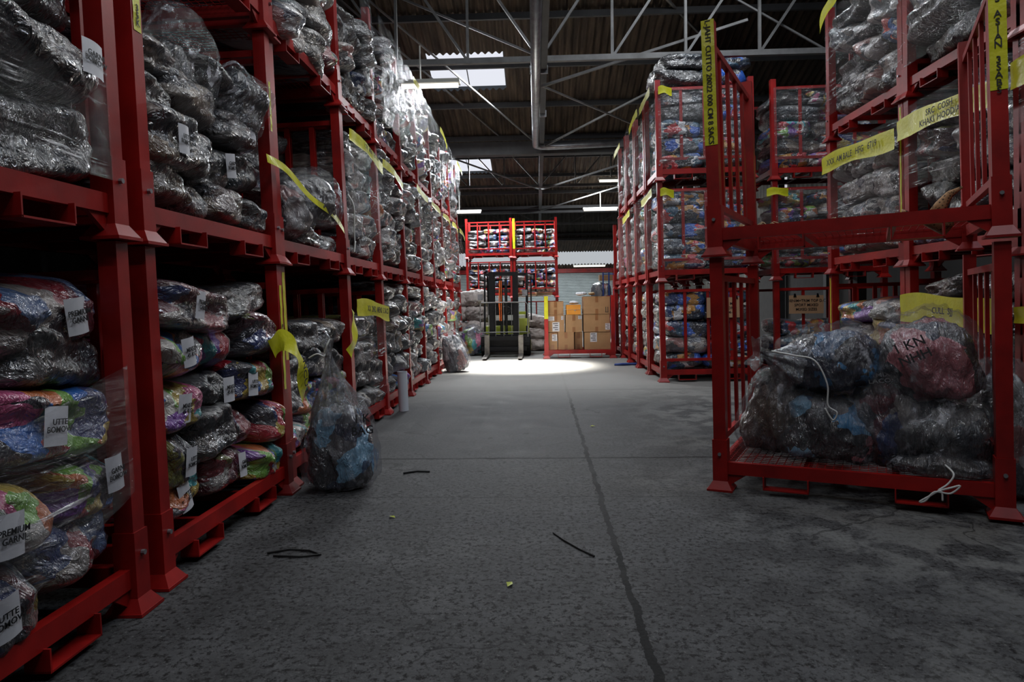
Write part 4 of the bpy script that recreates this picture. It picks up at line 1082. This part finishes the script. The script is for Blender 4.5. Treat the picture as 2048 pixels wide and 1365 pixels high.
for x in (-.38, -.2, 0, .2, .38): b.tube([(x, -.09, .5), (x, -.1, 1.36)], .007, 6)
b.tube([(-.58, -.09, .62), (.58, -.09, .62)], .012, 6)
part('load_backrest', b, DSTEEL)
for s in (-1, 1):
    b = MB(); b.box2((s*.42-.06, -.16, .04), (s*.42+.06, -.12, .55))
    b.add([(s*.42-.06, -.16, .04), (s*.42+.06, -.16, .04), (s*.42+.05, -1.1, .04), (s*.42-.05, -1.1, .04), (s*.42-.06, -.16, .085), (s*.42+.06, -.16, .085), (s*.42+.05, -1.1, .05), (s*.42-.05, -1.1, .05)],
          [(3, 2, 1, 0), (4, 5, 6, 7), (0, 1, 5, 4), (1, 2, 6, 5), (2, 3, 7, 6), (3, 0, 4, 7)])
    part('fork', b, FORKM)
def wheel(x, y, r, wd):
    b = MB(); b.tube([(x-wd/2, y, r), (x-wd/2+.02, y, r), (x+wd/2-.02, y, r), (x+wd/2, y, r)], [r*.85, r, r, r*.85], 24); q = part('wheel', b, RUBBER, smooth=False)
    b = MB(); b.tube([(x-wd/2-.005, y, r), (x+wd/2+.005, y, r)], r*.5, 16); put('hub', b.mesh('hub', LIME), q)
for x in (-.5, .56): wheel(x, .35, .28, .2)
for x in (-.45, .48): wheel(x, 1.75, .24, .18)
b = MB(); b.box2((-.5, .55, .25), (.52, 1.3, .75)); part('chassis', b, LIME)
b = MB(); b.box2((-.5, 1.9, .3), (.52, 2.25, 1.1)); part('rear_cover', b, LIME)
b = MB(); b.box2((-.48, 1.25, .3), (.5, 2.0, 1.02)); part('counterweight', b, CREAM)
b = MB(); b.box2((.3, .5, .5), (.62, .62, .95)); part('side_step_cover', b, LIME)
b = MB(); b.box2((-.3, .95, .75), (.25, 1.3, .88)); b.box2((-.3, 1.3, .85), (.25, 1.4, 1.35)); part('seat', b, RUBBER)
b = MB()
for x in (-.52, .56):
    b.bar((x, .5, .6), (x, .72, 2.1), .045); b.bar((x, 1.85, .9), (x, 1.7, 2.1), .045); b.bar((x, .72, 2.1), (x, 1.7, 2.1), .05)
for k in range(6): b.bar((-.52, .75+k*.18, 2.1), (.56, .75+k*.18, 2.1), .03)
part('overhead_guard', b, BLACK)
b = MB(); b.tube([(.68, .4, .9), (.68, .4, 2.0)], .018, 8); b.box2((.5, .45, 1.85), (.68, .5, 1.88)); part('grab_pole', b, BLACK)
for x, z in ((-.62, 1.5), (.52, 1.6)):
    b = MB(); b.box((x, .45, z), (.13, .06, .15)); b.box((x, .42, z), (.1, .02, .11)); part('work_light', b, STEEL)
b = MB(); b.tube([(.0, .75, .75), (.0, .65, 1.15)], .02, 8); b.tube([(.16*math.cos(a*math.pi/8), .63+.05*math.sin(a*math.pi/8), 1.15+.1*math.sin(a*math.pi/8)) for a in range(17)], .012, 6); part('steering_wheel', b, BLACK)

# ------------------------------------------------------------------ SIGNS
def sign(x, y, z, wd, h, txt, label):
    t = thing('cardboard_sign', label, 'sign', (x, y, z))
    b = MB(); b.box((0, 0, 0), (wd, .006, h)); put('card', b.mesh('card', CARD2), t)
    for s in (-.33, .33):
        b = MB(); b.prism([(s*wd-.025, -.008, h/2-.03), (s*wd+.025, -.008, h/2-.03), (s*wd+.01, -.008, h/2+.03), (s*wd-.01, -.008, h/2+.03)], (0, .016, 0), 1); put('clip', b.mesh('clip', BLACK), t)
    put('marker_lettering', text_mesh(txt, .062, INK, 1.15), t, (0, -.0045, -.01), (math.pi/2, 0, 0))
sign(3.02, Y0-.06, 1.22, .58, .33, '31" LADY MIX\nJEAN SHORT\nMIXED (M-L)', 'brown cardboard sign clipped to the barred stillage of navy bales')
sign(4.38, Y0+.06, 1.25, .56, .3, 'DENIM+TRIM TOP D.C\nSPORT MIXED\nMIXED SIZES', 'brown cardboard sign clipped to the stillage behind the right row')
# ------------------------------------------------------------------ FLOOR ITEMS
t = thing('floor_bollard', 'white plastic tube standing upright on the floor beside the left row', 'tube', (-1.74, 8.56, 0), (0, -.03, 0))
b = MB(); b.tube([(0, 0, 0), (0, 0, .5)], .062, 20, caps=False); b.tube([(0, 0, .5), (0, 0, 0)], .054, 20, caps=False); put('tube_wall', b.mesh('tube_wall', WHITEP, True), t)
b = MB(); b.tube([(0, 0, .49), (0, 0, .502)], .064, 20, caps=False); put('rim', b.mesh('rim', WHITEP, True), t)
for i, (x, y, lab) in enumerate([(.55, 7.35, 'small yellow-green leaf on the long floor joint'), (-.16, 3.22, 'small yellow-green leaf on the near floor, left of the long joint'), (-.95, 4.25, 'dull green leaf on the floor in front of the tall tied bag')]):
    b = MB(); b.add([(-.03, 0, .004), (0, -.014, .008), (.03, .003, .004), (.005, .016, .01), (0, .02, .012)], [(0, 1, 2, 3), (0, 3, 4)])
    o = put('leaf', b.mesh('leaf', LEAF), None, (x, y, .002), (0, 0, i*1.2)); tag(o, lab, 'leaf')
def cord(label, pts, r=.006, mat=CORD, name='cord'):
    b = MB(); b.tube(pts, r, 6); o = put(name, b.mesh(name, mat, True)); tag(o, label, 'cord')
cord('loop of dark cord on the floor near the second left stack', [(-1.5, 3.62, .007), (-1.4, 3.68, .007), (-1.28, 3.66, .007), (-1.2, 3.6, .007), (-1.3, 3.57, .007), (-1.45, 3.58, .007)])
cord('thin dark twig of cord lying in the aisle left of the joint', [(.06, 3.95, .006), (.12, 3.82, .006), (.2, 3.68, .006), (.27, 3.58, .006)], .005)
cord('brown strap end lying beside the tall tied bag', [(-1.1, 5.35, .007), (-1.0, 5.42, .007), (-.9, 5.4, .007)], .008)
b = MB(); pts = [(1.55, 14.35, .01), (1.7, 14.3, .03), (1.9, 14.4, .02), (2.05, 14.3, .03)]; b.tube(pts, .03, 8)
o = put('strap', b.mesh('strap', BLUE, True)); tag(o, 'blue webbing strap dropped on the floor by the centre-right stacks', 'strap')

# hat and straw on the empty stillage's deck
p = W2((*FO, T), FR, (1.28, .52, .21))
t = thing('knit_hat', 'brown patterned hat with a pointed horn lying on the empty stillage deck', 'hat', p, (0, 0, FR))
def hat_mat():
    m, nt = new_mat('brown_speckled_knit'); g = N(nt); co = g.obj(); vo = g.n('ShaderNodeTexVoronoi'); vo.inputs['Scale'].default_value = 60; g.l(co, vo.inputs['Vector'])
    g.out(g.bsdf(g.ramp(vo.outputs['Distance'], [(.2, (.02, .012, .008)), (.5, (.3, .17, .08))]), .9)); return m
HM = hat_mat()
b = MB(); b.tube([(-.02, 0, 0), (0, 0, .02), (0, 0, .05), (0, 0, .075)], [.14, .13, .1, .02], 20); put('brim', b.mesh('brim', HM, True), t, scale=(1.3, 1, 1))
b = MB(); b.tube([(.05, 0, .05), (.08, 0, .11), (.13, 0, .18), (.2, 0, .22)], [.05, .04, .025, .008], 14); put('horn', b.mesh('horn', HM, True), t)
for i, (u, v) in enumerate([(.3, .1), (.55, .5), (.75, .06), (.95, .3)]):
    p = W2((*FO, T), FR, (u, v, .206)); b = MB(); rr = random.Random(i)
    for k in range(7):
        a = rr.uniform(0, 6.28); L = rr.uniform(.04, .09); b.tube([(0, 0, .004), (L*math.cos(a)*.5, L*math.sin(a)*.5, rr.uniform(.0, .03)+.005), (L*math.cos(a), L*math.sin(a), .002+rr.uniform(0, .01))], .004, 5)
    o = put('straw_wisp', b.mesh('straw_wisp', STRAW), None, p); tag(o, 'wisp of pale straw on the empty stillage deck, %s from the post with vertical lettering' % ['fourth', 'third', 'second', 'first'][i] if 0 else 'wisp of pale straw on the empty stillage deck, %s counting from the left post' % ORD[i], 'straw', 'straw wisps on the empty deck')
